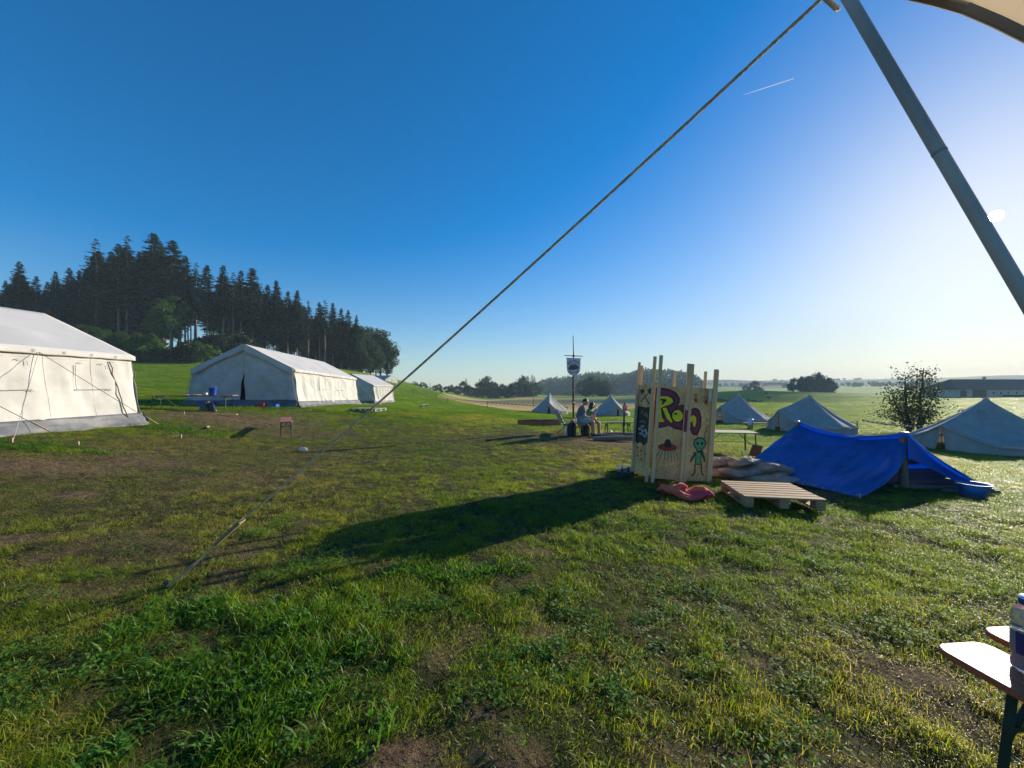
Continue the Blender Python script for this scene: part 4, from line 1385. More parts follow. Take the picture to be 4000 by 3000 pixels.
def pallet(label, loc, rz, L=1.2, w=.8, m=M_PALLET, n=7, group="wooden pallets", rx=0.0, ry=0.0):
    """deck boards run along local x (length L), laid side by side across y"""
    root = thing("wooden_pallet", label, "pallet", loc, rz, group)
    root.rotation_euler = (rx, ry, rz)
    d = MB()
    bw = w / n * .84
    for k in range(n):
        y = -w / 2 + bw / 2 + k * (w - bw) / (n - 1)
        d.box((rw.uniform(-.006, .006), y, .133), (L, bw, .022), Euler((rw.uniform(-.01, .01), 0, rw.uniform(-.006, .006))), .003)
    d.build("deck", m, root)
    for x in (-L / 2 + .06, 0, L / 2 - .06):
        b_ = MB()
        b_.box((x, 0, .109), (.11, w, .022))
        for y in (-w / 2 + .07, 0, w / 2 - .07):
            b_.box((x, y, .060), (.11, .13, .074))
        b_.box((x, 0, .011), (.10, w, .020))
        b_.build("runner", m, root)
    return root


c = G(795, 890)
pallet("greenish weathered pallet lying on the grass right of the large marquee", on(c.x, c.y, .06), R(-12), 1.5, 1.1, M_GREENISH, 8)
pallet("yellowish pallet in front of the smallest white tent", on(-11.6, 31.5), R(15), 1.6, 1.0, M_PALLET, 6)
o = MB().lathe([(0, 0), (.075, 0), (.085, .05), (.085, .26), (.055, .33), (.03, .36), (.03, .39), (0, .39)], (0, 0, 0), 20).build("plastic_canister", paint("milky_plastic", (.62, .68, .74), .3, .1, 6, transl=.3))
c = on(-5.35, 9.75, .045); o.location = c; o.rotation_euler = (R(88), 0, R(62)); o.scale = (.62, .62, .60)
tag(o, "whitish empty plastic bottle lying on the grass by the red bench", "bottle")
# scattered sticks near the large marquee
for (px, py, L, ang, lab) in ((484, 897, 1.1, 84, "pale plank lying in the trodden grass before the large marquee"), (450, 926, .6, 40, "short stick lying on the worn grass in front of the large marquee"), (640, 888, 1.3, 100, "pale lath in the grass at the right corner of the large marquee")):
    c = G(px, py); o = MB().box((0, 0, .02), (.07, L, .025), None, .004).build("wooden_lath", M_TIMBER); o.location = on(c.x, c.y, .02); o.rotation_euler = (0, 0, R(ang)); tag(o, lab, "lath")

# ------------------------------------------------------------------ the painted plywood cabin


def osb_material():
    m, n, l = nmat("strand_board")
    out = n.new("ShaderNodeOutputMaterial"); b = n.new("ShaderNodeBsdfPrincipled"); b.inputs["Roughness"].default_value = .7
    tc = n.new("ShaderNodeTexCoord")
    cols = []
    mp = n.new("ShaderNodeMapping"); mp.inputs["Scale"].default_value = (48, 48, 80); mp.inputs["Rotation"].default_value = (.5, .9, .3)
    l.new(tc.outputs["Object"], mp.inputs[0])
    v = n.new("ShaderNodeTexVoronoi"); v.inputs["Scale"].default_value = 1.0; v.inputs["Randomness"].default_value = 1
    l.new(mp.outputs[0], v.inputs["Vector"])
    r = n.new("ShaderNodeValToRGB"); e = r.color_ramp.elements
    e[0].position = 0; e[0].color = (.60, .35, .13, 1); e[1].position = 1; e[1].color = (.97, .64, .28, 1)
    k = e.new(.5); k.color = (.82, .51, .20, 1)
    sx = n.new("ShaderNodeSeparateColor"); l.new(v.outputs["Color"], sx.inputs[0]); l.new(sx.outputs[0], r.inputs[0])
    nz = n.new("ShaderNodeTexNoise"); nz.inputs["Scale"].default_value = 2.2; nz.inputs["Detail"].default_value = 7
    l.new(tc.outputs["Object"], nz.inputs[0])
    mx = n.new("ShaderNodeMix"); mx.data_type = 'RGBA'; mx.blend_type = 'MULTIPLY'; mx.inputs["Factor"].default_value = .55
    r2 = n.new("ShaderNodeValToRGB"); r2.color_ramp.elements[0].color = (.45, .40, .36, 1); r2.color_ramp.elements[0].position = .35; r2.color_ramp.elements[1].position = .62; r2.color_ramp.elements[1].color = (1.1, 1.05, .98, 1)
    l.new(nz.outputs["Fac"], r2.inputs[0]); l.new(r.outputs[0], mx.inputs["A"]); l.new(r2.outputs[0], mx.inputs["B"])
    l.new(mx.outputs["Result"], b.inputs["Base Color"])
    bp = n.new("ShaderNodeBump"); bp.inputs["Strength"].default_value = .3; bp.inputs["Distance"].default_value = .004
    l.new(sx.outputs[1], bp.inputs["Height"]); l.new(bp.outputs[0], b.inputs["Normal"]); l.new(b.outputs[0], out.inputs[0])
    return m


M_OSB = osb_material()
SPRAY = {k: paint("spray_" + k, c, .55, .10, 14) for k, c in (("black", (.016, .015, .017)), ("maroon", (.27, .02, .08)), ("yellow", (.95, .76, .015)), ("green", (.12, .36, .15)), ("red", (.46, .025, .035)),
                                                               ("olive", (.30, .25, .055)), ("grey", (.36, .36, .36)), ("dark_green", (.045, .12, .065)), ("white", (.62, .62, .60)))}
cab = thing("plywood_cabin", "small roofless cabin of painted strand board with tall corner posts and graffiti", "cabin", (2.79, 6.44, 0))
cab.rotation_euler = (R(0), R(4.0), 0)
# corners in plan, local coordinates (x right, y away)
c0 = (-.62, .50); c1 = (-.50, .02); c2 = (.03, -.02); c3 = (.50, .04); c4 = (.62, .55); c5 = (.05, .95); c6 = (-.45, .92)
H0, H1 = .06, 1.62


def panel(p, q, name, gap=.055):
    p = Vector((*p, 0)); q = Vector((*q, 0)); d = (q - p); L = d.length; d.normalize()
    a = p + d * gap; b = q - d * gap
    mb = MB()
    nrm = Vector((d.y, -d.x, 0))
    mb.box(((a + b) / 2 + Vector((0, 0, (H0 + H1) / 2))), ((b - a).length, .015, H1 - H0), Matrix((d, -nrm, Vector((0, 0, 1)))).transposed())
    return mb.build(name, M_OSB, cab), a, b, nrm


def post(p, h, w=.045, base=-.08, dx=0.0, dy=0.0):
    MB().beam((p[0], p[1], base), (p[0] + dx, p[1] + dy, h), w, .03, 0, .003).build("post", M_TIMBER, cab)


pl, plA, plB, plN = panel(c0, c1, "wall_panel", .012)
pm, pmA, pmB, pmN = panel(c1, c2, "wall_panel", .018)
pr, prA, prB, prN = panel(c2, c3, "wall_panel", .018)
for (p, q) in ((c3, c4), (c4, c5), (c5, c6), (c6, c0)):
    panel(p, q, "wall_panel", .04)
post((-.645, .46), 2.02, .04); post((-.525, .045), 2.10, .05); post((-.445, -.012), 2.12, .055); post((.015, -.045), 2.01, .058); post((.085, -.02), 2.01, .05)
post((.50, .005), 1.95, .07); post((.545, .05), 1.93, .04); post((.62, .60), 1.95, .045); post((.20, .93), 1.95, .05); post((-.45, .90), 2.0, .045)
MB().beam((-.66, .44, .55), (-.66, .44, 1.45), .035, .012).build("hinge_strip", M_METAL, cab)
MB().box((.425, -.0005 + .01, 1.50), (.06, .012, .20), None).build("metal_plate", M_METAL, cab)


def art(side):
    """crop pixels of the photograph -> point on a panel, t metres proud of it"""
    if side == 'l':
        A, B, N = plA, plB, plN; xt, xb, yt, yb = (362, 520), (295, 447), (445, 432), (1390, 1425)
    elif side == 'm':
        A, B, N = pmA, pmB, pmN; xt, xb, yt, yb = (590, 848), (512, 795), (440, 462), (1442, 1465)
    else:
        A, B, N = prA, prB, prN; xt, xb, yt, yb = (885, 1165), (830, 1105), (470, 498), (1465, 1478)

    def fn(x, y, t):
        s = .5
        for _ in range(3):
            v = (y - (yt[0] * (1 - s) + yt[1] * s)) / ((yb[0] - yt[0]) * (1 - s) + (yb[1] - yt[1]) * s)
            l_ = xt[0] * (1 - v) + xb[0] * v; r_ = xt[1] * (1 - v) + xb[1] * v
            s = (x - l_) / (r_ - l_)
        p = A + (B - A) * s
        return Vector((p.x, p.y, H1 + (H0 - H1) * v)) + N * (.0075 + t)
    return fn


def smooth_loop(p, k=3):
    """Catmull-Rom through a closed outline"""
    out = []
    n = len(p)
    for i in range(n):
        p0, p1, p2, p3 = (np.array(p[(i + j - 1) % n], float) for j in range(4))
        for s in range(k):
            t = s / k
            out.append(tuple(.5 * ((2 * p1) + (-p0 + p2) * t + (2 * p0 - 5 * p1 + 4 * p2 - p3) * t * t + (-p0 + 3 * p1 - 3 * p2 + p3) * t ** 3)))
    return out


def mural(part, side, items):
    """items: (colour, layer, outline, smooth?) grouped into one mesh per colour under a first mesh"""
    fn = art(side)
    by = {}
    for col, lay, pts, sm in items:
        q = smooth_loop(pts) if sm else pts
        by.setdefault(col, MB()).slab(q, fn, .0004 + .0009 * lay, .0012 + .0009 * lay)
    first = None
    for col, mb in by.items():
        o = mb.build(part, SPRAY[col], cab if first is None else first)
        first = first or o
    return first


def stroke(pts, w):
    """open polyline -> closed ribbon outline"""
    p = np.array(pts, float); L = []; Rr = []
    for i in range(len(p)):
        d = p[min(i + 1, len(p) - 1)] - p[max(i - 1, 0)]; d /= np.linalg.norm(d) + 1e-9
        n = np.array([-d[1], d[0]]); ww = w[i] if isinstance(w, (list, tuple)) else w
        L.append(tuple(p[i] + n * ww / 2)); Rr.append(tuple(p[i] - n * ww / 2))
    return L + Rr[::-1]


def circ(cx, cy, rx, ry, n=16, rot=0.0):
    return [(cx + rx * math.cos(t) * math.cos(rot) - ry * math.sin(t) * math.sin(rot), cy + rx * math.cos(t) * math.sin(rot) + ry * math.sin(t) * math.cos(rot)) for t in np.linspace(0, 2 * math.pi, n + 1)[:-1]]


# lettering on the middle panel
mural("graffiti_lettering", 'm', [
    ("black", 0, [(586, 470), (640, 468), (705, 485), (762, 525), (790, 585), (785, 640), (770, 662), (800, 650), (842, 660), (842, 930), (800, 928), (740, 912), (690, 880), (640, 900), (556, 905), (566, 700)], False),
    ("maroon", 1, [(590, 486), (640, 484), (700, 500), (748, 538), (774, 590), (768, 645), (742, 690), (790, 668), (832, 678), (832, 915), (800, 912), (748, 895), (700, 862), (640, 884), (560, 888), (572, 700)], False),
    ("black", 2, [(592, 545), (690, 548), (742, 580), (752, 630), (715, 668), (690, 680), (730, 800), (735, 850), (700, 858), (640, 760), (655, 848), (600, 848), (578, 800), (588, 660)], False),
    ("yellow", 3, [(602, 560), (682, 560), (722, 588), (730, 622), (700, 652), (648, 672), (622, 690), (632, 790), (588, 806), (586, 700)], False),
    ("black", 4, [(620, 588), (672, 590), (674, 612), (640, 650), (628, 650), (640, 612), (618, 606)], False),
    ("yellow", 3, [(636, 690), (672, 684), (724, 838), (708, 848), (672, 800)], False),
    ("yellow", 3, [(584, 806), (632, 792), (652, 828), (640, 840), (604, 838)], False),
    ("black", 2, circ(768, 770, 62, 82, 18), False), ("yellow", 3, circ(768, 772, 47, 64, 18), False), ("black", 4, circ(752, 750, 14, 12, 8), False)])
mural("graffiti_lettering", 'r', [
    ("black", 0, [(838, 690), (880, 664), (915, 700), (970, 690), (1010, 720), (1035, 800), (1030, 900), (990, 985), (935, 980), (905, 925), (868, 965), (838, 930)], False),
    ("maroon", 1, [(846, 706), (878, 684), (906, 718), (965, 706), (998, 732), (1020, 805), (1014, 895), (980, 968), (942, 964), (912, 900), (872, 944), (846, 915)], False),
    ("black", 2, [(842, 745), (870, 725), (905, 770), (945, 750), (978, 780), (985, 850), (968, 915), (935, 905), (920, 850), (895, 900), (860, 895), (842, 860)], False),
    ("yellow", 3, [(850, 758), (868, 742), (896, 790), (890, 876), (864, 880), (850, 850)], False),
    ("yellow", 3, [(900, 790), (942, 766), (970, 792), (974, 850), (958, 898), (940, 890), (930, 830), (908, 850)], False)])
# the post between the panels carries the paint across
pb = MB().box((.018, -.0625, 1.055), (.052, .003, .36), None); pb.build("painted_band", SPRAY["maroon"], cab)
# saucer with beams
beams = []
for (x0, y0, x1, y1, w) in ((610, 1140, 545, 1260, 13), (630, 1146, 592, 1270, 11), (655, 1148, 640, 1285, 12), (682, 1148, 676, 1270, 12), (706, 1148, 712, 1285, 11), (730, 1144, 742, 1262, 11), (748, 1138, 772, 1240, 10)):
    beams.append(("olive", 0, stroke([(x0, y0), ((x0 + x1) / 2 + 2, (y0 + y1) / 2), (x1, y1)], [w, w * .9, w * .35]), False))
    beams.append(("grey", 0, stroke([(x0 + 11, y0), ((x0 + x1) / 2 + 12, (y0 + y1) / 2), (x1 + 8, y1 - 20)], [4, 4, 2]), False))
mural("flying_saucer_painting", 'm', beams + [("black", 1, circ(676, 1110, 84, 40, 20, .05), False), ("red", 2, circ(676, 1112, 74, 30, 20, .05), False),
                                              ("black", 3, [(645, 1108), (650, 1060), (662, 1030), (682, 1020), (702, 1034), (712, 1070), (714, 1112), (680, 1118)], False)])
# green alien
mural("alien_painting", 'r', [("black", 0, smooth_loop([(950, 1040), (985, 1012), (1030, 1008), (1075, 1030), (1090, 1075), (1070, 1120), (1030, 1162), (995, 1168), (965, 1120), (946, 1080)]), False),
                              ("green", 1, smooth_loop([(962, 1046), (990, 1026), (1030, 1022), (1066, 1040), (1078, 1075), (1060, 1112), (1026, 1148), (1000, 1150), (976, 1112), (958, 1078)]), False),
                              ("black", 2, circ(992, 1072, 18, 12, 10, .6), False), ("black", 2, circ(1042, 1074, 19, 12, 10, -.6), False), ("black", 2, stroke([(1008, 1098), (1003, 1092), (1010, 1088)], 4), False), ("black", 2, stroke([(1002, 1130), (1015, 1124), (1026, 1132)], 4), False),
                              ("black", 0, stroke([(990, 1015), (984, 975)], 8), False), ("black", 0, stroke([(1070, 1025), (1078, 985), (1072, 960), (1085, 940), (1100, 955), (1095, 930), (1082, 920), (1100, 905), (1108, 890)], 7), False),
                              ("black", 0, [(972, 1165), (1034, 1160), (1042, 1300), (965, 1298)], False), ("green", 1, [(982, 1172), (1026, 1168), (1032, 1290), (975, 1290)], False),
                              ("black", 0, stroke([(975, 1165), (940, 1225), (914, 1272)], [34, 30, 14]), False), ("dark_green", 1, stroke([(973, 1170), (942, 1222), (924, 1256)], [18, 16, 6]), False),
                              ("black", 0, stroke([(1040, 1155), (1062, 1215), (1082, 1270)], [32, 30, 14]), False), ("dark_green", 1, stroke([(1044, 1165), (1062, 1212), (1074, 1250)], [17, 15, 6]), False),
                              ("black", 0, stroke([(968, 1295), (965, 1385), (930, 1418)], [16, 14, 16]), False), ("black", 0, stroke([(1038, 1295), (1040, 1385), (1066, 1412)], [16, 14, 16]), False)])
# hand prints
hp = []
for (x, y, r_) in ((965, 605, 0), (1080, 628, .1)):
    hp.append(("red", 0, circ(x, y + 5, 19, 24, 10), False))
    for k, dx in enumerate((-24, -10, 4, 18)):
        hp.append(("red", 0, stroke([(x + dx * .7, y - 22), (x + dx, y - 62 - (6 if k in (1, 2) else 0))], 6), False))
    hp.append(("red", 0, stroke([(x - 16, y), (x - 38, y - 18)], 6), False))
hp.append(("red", 0, stroke([(1062, 496), (1080, 510), (1092, 494)], 8), False))
mural("hand_print", 'r', hp)
# crossed axes and the dark sprayed field on the narrow panel
dr = [("black", 0, stroke([(400, 520), (470, 640)], [7, 12]), False), ("black", 0, stroke([(478, 500), (384, 628)], [7, 12]), False),
      ("black", 0, [(374, 488), (392, 500), (410, 478), (428, 520), (402, 532), (392, 560)], False), ("black", 0, [(448, 500), (476, 470), (498, 468), (500, 500), (484, 545), (466, 520)], False),
      ("black", 0, [(346, 690), (380, 676), (430, 682), (498, 668), (486, 900), (466, 1080), (440, 1060), (410, 1100), (380, 1062), (345, 1085), (318, 1050)], False),
      ("olive", 1, stroke([(385, 760), (400, 720), (420, 770), (440, 730), (450, 790)], 10), False), ("olive", 1, stroke([(370, 850), (400, 830), (430, 850)], 10), False)]
for (a_, b_) in ((372, 920), (400, 890), (430, 930), (385, 970), (420, 990), (440, 960), (402, 940)):
    dr.append(("grey", 1, circ(a_, b_, 13, 20, 7, a_), False))
for k in range(14):
    a_, b_ = 338 + (k * 37) % 108, 1112 + (k * 29) % 130
    dr.append(("red", 0, stroke([(a_, b_), (a_ + 8, b_ + 16), (a_ - 4, b_ + 26)], 7), False))
mural("sprayed_figures", 'l', dr)

pallet("dark green pallet piece wedged under the left foot of the plywood cabin", on(2.1, 7.15, -.03), R(75), .7, .3, paint("dark_green_paint", (.02, .05, .03), .7, .3, 6), 3)

# red towel and the grey sheet heaps
M_TOWEL = paint("red_orange_patterned_cloth", (.72, .015, .09), .8, .1, 5, .2, 20, col2=(.80, .20, .06), detail=2)
g = G(1478, 1072)
TOWEL_SPOT = on(g.x, g.y)
M_SHEET = paint("grey_tent_canvas", (.27, .235, .19), .85, .2, 3, 1.6, 5)
g = on(4.12, 6.75)


def folded_heap(name, label, cat, loc, rolls, m, rz=0.0, seed=1):
    """cloth thrown down in flattened, wrinkled folds"""
    mb = MB()
    for k, (x0, y0, x1, y1, z, w, h) in enumerate(rolls):
        def fn(u, v, k=k):
            a = v * 2 * math.pi
            t = u
            x = x0 + (x1 - x0) * t; y = y0 + (y1 - y0) * t
            bend = .07 * math.sin(t * 5 + k * 2)
            d = Vector((x1 - x0, y1 - y0, 0)).normalized(); n_ = Vector((-d.y, d.x, 0))
            env = max(.05, math.sin(math.pi * min(1, max(0, t))) ** .35)
            f = mnoise.fractal(Vector((t * 4 + k * 9, math.cos(a) * 1.3, math.sin(a) * 1.3 + seed)), 1, 2.1, 4)
            ww = w * env * (1 + .35 * f); hh = h * env * (1 + .45 * f)
            p = Vector((x, y, 0)) + n_ * (bend + math.cos(a) * ww) + Vector((0, 0, z + math.sin(a) * hh + .03 * math.sin(t * 7 + k)))
            p.z = max(.0, p.z)
            return p
        mb.grid(fn, 46, 26)
    o = mb.build(name, m)
    o.location = loc; o.rotation_euler = (0, 0, rz)
    return tag(o, label, cat)


folded_heap("canvas_heap", "heap of folded grey tent canvas between the plywood cabin and the blue tarp", "canvas", g,
            [(-.85, .05, .75, -.15, .07, .17, .09), (-.75, .30, .85, .10, .09, .20, .12), (-.55, -.10, .55, .05, .17, .15, .08), (-.65, .22, .10, .34, .24, .14, .09), (-.05, .15, .80, .02, .22, .15, .08), (-.30, .05, .45, .22, .30, .12, .07), (.35, -.15, .95, .18, .10, .14, .09)], M_SHEET, R(-6), 3)

folded_heap("beach_towel", "crumpled red and orange towel on the grass at the foot of the plywood cabin", "towel", TOWEL_SPOT,
            [(-.36, .10, .34, -.08, .05, .09, .06), (-.22, -.06, .30, -.14, .04, .08, .05), (-.30, .12, .05, .0, .10, .08, .05), (-.05, .02, .38, -.04, .07, .07, .05)], M_TOWEL, R(-10), 8)
# pallet in front of the tarp
a = G(1556, 1062); b = G(1750, 1112); c = G(1795, 1098)
pallet("fresh wooden pallet lying flat on the grass in front of the blue tarp", on(3.56, 5.34, .012), R(-10), .95, .86, M_PALLET, 7)

# ------------------------------------------------------------------ blue tarp shelter
tp = thing("tarp_shelter", "low shelter of a blue tarpaulin slung over posts with firewood stacked beneath", "shelter", (0, 0, 0))


def TW(px, py, d):
    return W(px, py, d)


rA = TW(1722, 911, 8.05); rB = TW(1958, 936, 6.35)          # ridge ends
gA = on(5.15, 8.25, .02) + Vector((-.55, -.30, 0)); fC = TW(1857, 1076, 5.62)
eR = TW(2150, 1058, 6.05)
gA = TW(1602, 1004, 7.2); gM = TW(1700, 1042, 6.4)
gA.z = max(gA.z, gz(gA.x, gA.y) + .03); gM.z = max(.10, gz(gM.x, gM.y) + .03); fC.z = .05; eR.z = gz(eR.x, eR.y) + .06
bA = Vector((6.9, 9.9, gz(6.9, 9.9) + .05)); bB = Vector((8.55, 7.7, gz(8.55, 7.7) + .05))


def ridge_pt(u):
    p = rA.lerp(rB, u)
    return p - Vector((0, 0, .155 * 4 * u * (1 - u)))


def low_pt(u):
    # front hem from far-left ground corner to the pegged corner near us
    p = gA.lerp(gM, u / .45) if u < .45 else gM.lerp(fC, (u - .45) / .55)
    return p


def front(u, v):
    a, b = ridge_pt(u), low_pt(u)
    p = a.lerp(b, v)
    fold = .0
    for (c_, w_, am) in ((.97, .05, .06), (.80, .06, .05), (.62, .07, .05), (.40, .10, .05), (.2, .10, .04), (.05, .05, .05)):
        cc = c_ + (.5 - c_) * .35 * v
        fold += 1.5 * am * math.exp(-((u - cc) / w_) ** 2) * math.sin(math.pi * min(1, v * 1.02)) ** .8
    q_ = rB + Vector((.02, -.06, -.62)); m_ = (rB + fC) / 2
    p = p + (q_ - m_) * (2 * v * (1 - v)) * max(0, (u - .45) / .55) ** 5
    n_ = Vector((-.55, -.55, .6))
    fold += .016 * math.sin(u * 74 + 5 * mnoise.noise(Vector((u * 4, v * 3, 2)))) * math.sin(math.pi * v) ** .6 * (.3 + .7 * u * u) + .012 * mnoise.fractal(Vector((u * 13 - v * 5, v * 9 + u * 3, 7)), 1, 2.2, 4)
    return p - Vector((0, 0, .14 * math.sin(math.pi * v) * math.sin(math.pi * u) + .03)) + n_ * (fold - .05) + n_ * cloth_noise(u * 5, v * 3, 61, .02) * (1 if v < .98 else .3)


MB().grid(front, 200, 80).build("tarpaulin", M_TARP, tp, .003)


def back(u, v):
    a, b = ridge_pt(u), bA.lerp(bB, u)
    p = a.lerp(b, v)
    return p - Vector((0, 0, .10 * math.sin(math.pi * v))) + Vector((0, 0, cloth_noise(u * 5, v * 3, 63, .02)))


MB().grid(back, 40, 24).build("tarpaulin", M_TARP, tp, .003)


def endflap(u, v):
    # triangle from the ridge end to the right peg, hem rising to the post
    lo = rB + Vector((-.03, -.10, -.40)); hi = rB + Vector((-.02, -.03, .006))
    s = hi.lerp(lo, v)
    e = eR + Vector((0, 0, .0)) if v < 2 else eR
    p = s.lerp(e, u)
    return p - Vector((0, 0, .09 * math.sin(math.pi * u) * (1 - .3 * v))) + Vector((.0, -.05, .03)) * math.sin(math.pi * v * 2) * math.sin(math.pi * u) + Vector((0, 0, cloth_noise(u * 4, v * 2, 66, .015)))


MB().grid(endflap, 40, 10).build("tarpaulin", M_TARP, tp, .003)
gap = MB().grid(lambda u, v: rB.lerp(bB, u).lerp(rB.lerp(eR, u), v) + Vector((0, 0, .01 - .12 * math.sin(math.pi * u))), 30, 10)
gap.build("tarpaulin", M_TARP, tp, .003)
ey_r = MB()
for k in range(13):
    c_ = front(.03 + .94 * k / 12, .985)
    ey_r.tube([c_ + Vector((-.014, -.012, .012)) + Vector((.018 * math.cos(t), .004, .018 * math.sin(t))) for t in np.linspace(0, 6.283, 9)], .005, 5, False)
ey_r.build("eyelets", M_METAL, tp)
hm = MB()
hm.tube([ridge_pt(t) + Vector((0, 0, .004)) for t in np.linspace(0, 1, 30)], .012, 6)
hm.build("ridge_hem", M_TARP, tp)
M_LOG = paint("grey_debarked_log", (.22, .18, .13), .85, .2, 4, .5, 14, stretch=(5, 5, .7))
pb_ = on(rB.x + .04, rB.y + .08, -.05)
MB().tube([pb_, rB + Vector((.01, .06, -.07))], [.062, .055], 10).build("post", M_LOG, tp)
pa_ = on(rA.x, rA.y, -.05)
MB().tube([pa_, rA - Vector((0, 0, .02))], [.05, .045], 10).build("post", M_LOG, tp)
MB().lathe([(0, .05), (.045, .045), (.05, 0), (0, 0)], rA - Vector((0, 0, .03)), 12).build("post_cap", M_METAL, tp)
MB().lathe([(0, .03), (.06, .028), (.07, 0), (0, 0)], rB - Vector((.04, 0, .005)), 12).build("post_cap", M_METAL, tp)
MB().tube([fC, fC + Vector((0, -.01, -.08))], .012, 6).build("peg", M_METAL, tp)
# firewood and planks under the tarp
dark_wood = wood("old_brown_wood", (.30, .23, .16), (.17, .13, .09), .85, 2.5, 0)  # one brown grain for all the timber
for k, (dx, dy, z, L, ang, sz) in enumerate(((.35, .55, .14, 1.7, 4, .20), (.1, .75, .38, 1.9, 8, .16), (.9, .35, .07, 1.2, -4, .10), (-.35, .35, .05, .75, 12, .09), (.55, .05, .05, 1.3, -8, .06), (.80, -.22, .03, .8, -6, .05))):
    o = MB().box((0, 0, 0), (L, sz * 1.2, sz), None, .008).build("firewood_plank", dark_wood)
    q = on(rB.x + dx, rB.y + dy, z); o.location = q; o.rotation_euler = (0, 0, R(ang))
    tag(o, ("thick squared beam at the back under the blue tarp", "upper plank stacked on the beams under the tarp", "short beam beside the post under the tarp", "small log lying at the tarp's open left side", "long board on the ground under the tarp", "flat lath in front of the tarp opening, nearest the blue bowl")[k], "timber", "timber under the tarp")
g = G(2128, 1080)
bowl = thing("bowl", "translucent blue plastic bowl under the right tip of the tarp", "bowl", on(g.x, g.y + .15))
MB().lathe([(0, 0), (.12, 0), (.135, .02), (.185, .20), (.20, .205), (.20, .215), (.18, .215), (.125, .025), (0, .02)], (0, 0, 0), 28).build("shell", paint("translucent_blue_plastic", (.05, .25, .55), .3, .05, 4, transl=.45), bowl)
MB().tube([(-.19, -.02, .21), (-.25, -.03, .225), (-.31, -.02, .22)], .008, 5).build("spoon", M_PEG, bowl)

# low table and folding chair behind the cabin
c = on(6.55, 11.6)
root = thing("camp_table", "pale plywood folding table with dark legs between the plywood cabin and the tarp", "table", c, R(-8))
MB().box((0, 0, .60), (1.35, .75, .025), None, .008).build("table_top", paint("pale_plywood", (.55, .42, .27), .6, .08, 3), root)
for s in (-1, 1):
    m = MB()
    for sy in (-1, 1):
        m.beam((s * .58, sy * .33, .58), (s * .60, sy * .34, 0), .03, .03)
    m.beam((s * .59, -.33, .25), (s * .59, .33, .25), .018, .018)
    lg = m.build("leg", M_BLACK, root)
    MB().beam((s * .59, 0, .26), (s * .22, 0, .57), .016, .016).build("brace", M_BLACK, lg)
MB().beam((-.58, .30, .26), (.58, .30, .26), .015, .015).build("crossbar", M_BLACK, root)


def camp_chair(label, loc, rz, m, s=1.0, group="folding camp chairs"):
    """folding chair facing local +x"""
    root = thing("camping_chair", label, "chair", loc, rz, group)
    root.scale = (s, s, s)
    MB().grid(lambda u, v: Vector((-.24 + .5 * u, -.25 + .5 * v, .42 - .07 * math.sin(math.pi * v) - .03 * math.sin(math.pi * u) + .03 * u)), 8, 10).build("seat", m, root, .008)
    MB().grid(lambda u, v: Vector((-.22 - .26 * u - .05 * math.sin(math.pi * v), -.25 + .5 * v, .42 + .52 * u)), 8, 10).build("backrest", m, root, .008)
    for sy in (-1, 1):
        mm = MB()
        y = sy * .27
        mm.tube([(.28, y, 0), (-.22, y * .96, .42), (-.49, y, .97)], .011, 6)
        lg = mm.build("leg", M_BLACK, root)
        MB().tube([(-.33, y, 0), (.24, y, .46), (.24, y, .60)], .011, 6).build("strut", M_BLACK, lg)
        MB().box((-.03, y * 1.03, .61), (.55, .05, .02), None, .006).build("armrest", M_BLACK, root)
    mm = MB(); mm.tube([(.28, -.27, .015), (.0, 0, .24), (-.33, .27, .015)], .009, 6); mm.tube([(.28, .27, .015), (.0, 0, .255), (-.33, -.27, .015)], .009, 6)
    mm.build("crossbar", M_BLACK, root)
    return root


camp_chair("low rust-brown folding chair half behind the left end of the blue tarp", on(5.55, 8.95, -.02), R(200), paint("rust_brown_fabric", (.22, .07, .035), .85, .15, 6), .48)

# ------------------------------------------------------------------ fireplace group: banner, bench, chair, bags
D0 = 12.9
bn = thing("banner_pole", "tall rough wooden pole carrying a round-bottomed white banner with blue lettering and an ark", "banner", on(2.42, 15.2))
ZB = bn.location.z
M_POLE = paint("rough_bark_pole", (.16, .10, .06), .9, .3, 5, .7, 12, stretch=(4, 4, .6))
rr = random.Random(3)
zt = EYE + (HY - 725) / F2 * 15.2 - ZB
pp = [(rr.uniform(-.012, .012), rr.uniform(-.012, .012), z) for z in np.linspace(-.3, zt * .62, 16)]
MB().tube(pp, [.05 + .008 * rr.uniform(-1, 1) - .0008 * k for k in range(16)], 8).build("pole", M_POLE, bn)
MB().tube([(0, 0, zt * .60), (.01, 0, zt * .8), (-.01, 0, zt)], [.03, .022, .014], 7).build("top_stick", M_POLE, bn)
zc = EYE + (HY - 769) / F2 * 15.2 - ZB
MB().tube([(-.36, -.05, zc + .012), (.36, -.05, zc - .012)], .016, 7).build("crossbar", M_POLE, bn)
MB().box((0, -.05, zc), (.095, .05, .095), Euler((0, R(45), 0)), .012).build("lashing", M_ROPE_DARK, bn)
zb0 = EYE + (HY - 774) / F2 * 15.2 - ZB
zb1 = EYE + (HY - 811) / F2 * 15.2 - ZB
MB().tube([(-.30, -.07, zb0 + .004), (.30, -.07, zb0 - .02)], .012, 6).build("banner_rod", M_ROPE_DARK, bn)
bh = zb0 - zb1
M_BANNER = paint("white_banner_cloth", (.62, .63, .66), .85, .05, 3, .15, 8, transl=.18)
bo = [(-.275, 0), (.275, -.014)] + [(.262 * math.cos(t) ** 1 * (1 if True else 1), -bh + .27 * (1 - math.sin(t)) * 1.0 - 0) for t in np.linspace(0, math.pi, 15)]
bn_m = MB().slab(bo, lambda a_, b_, t: Vector((a_, -.075 + t, zb0 - .012 + b_)), -.003, .003)
bcl = bn_m.build("banner_cloth", M_BANNER, bn)
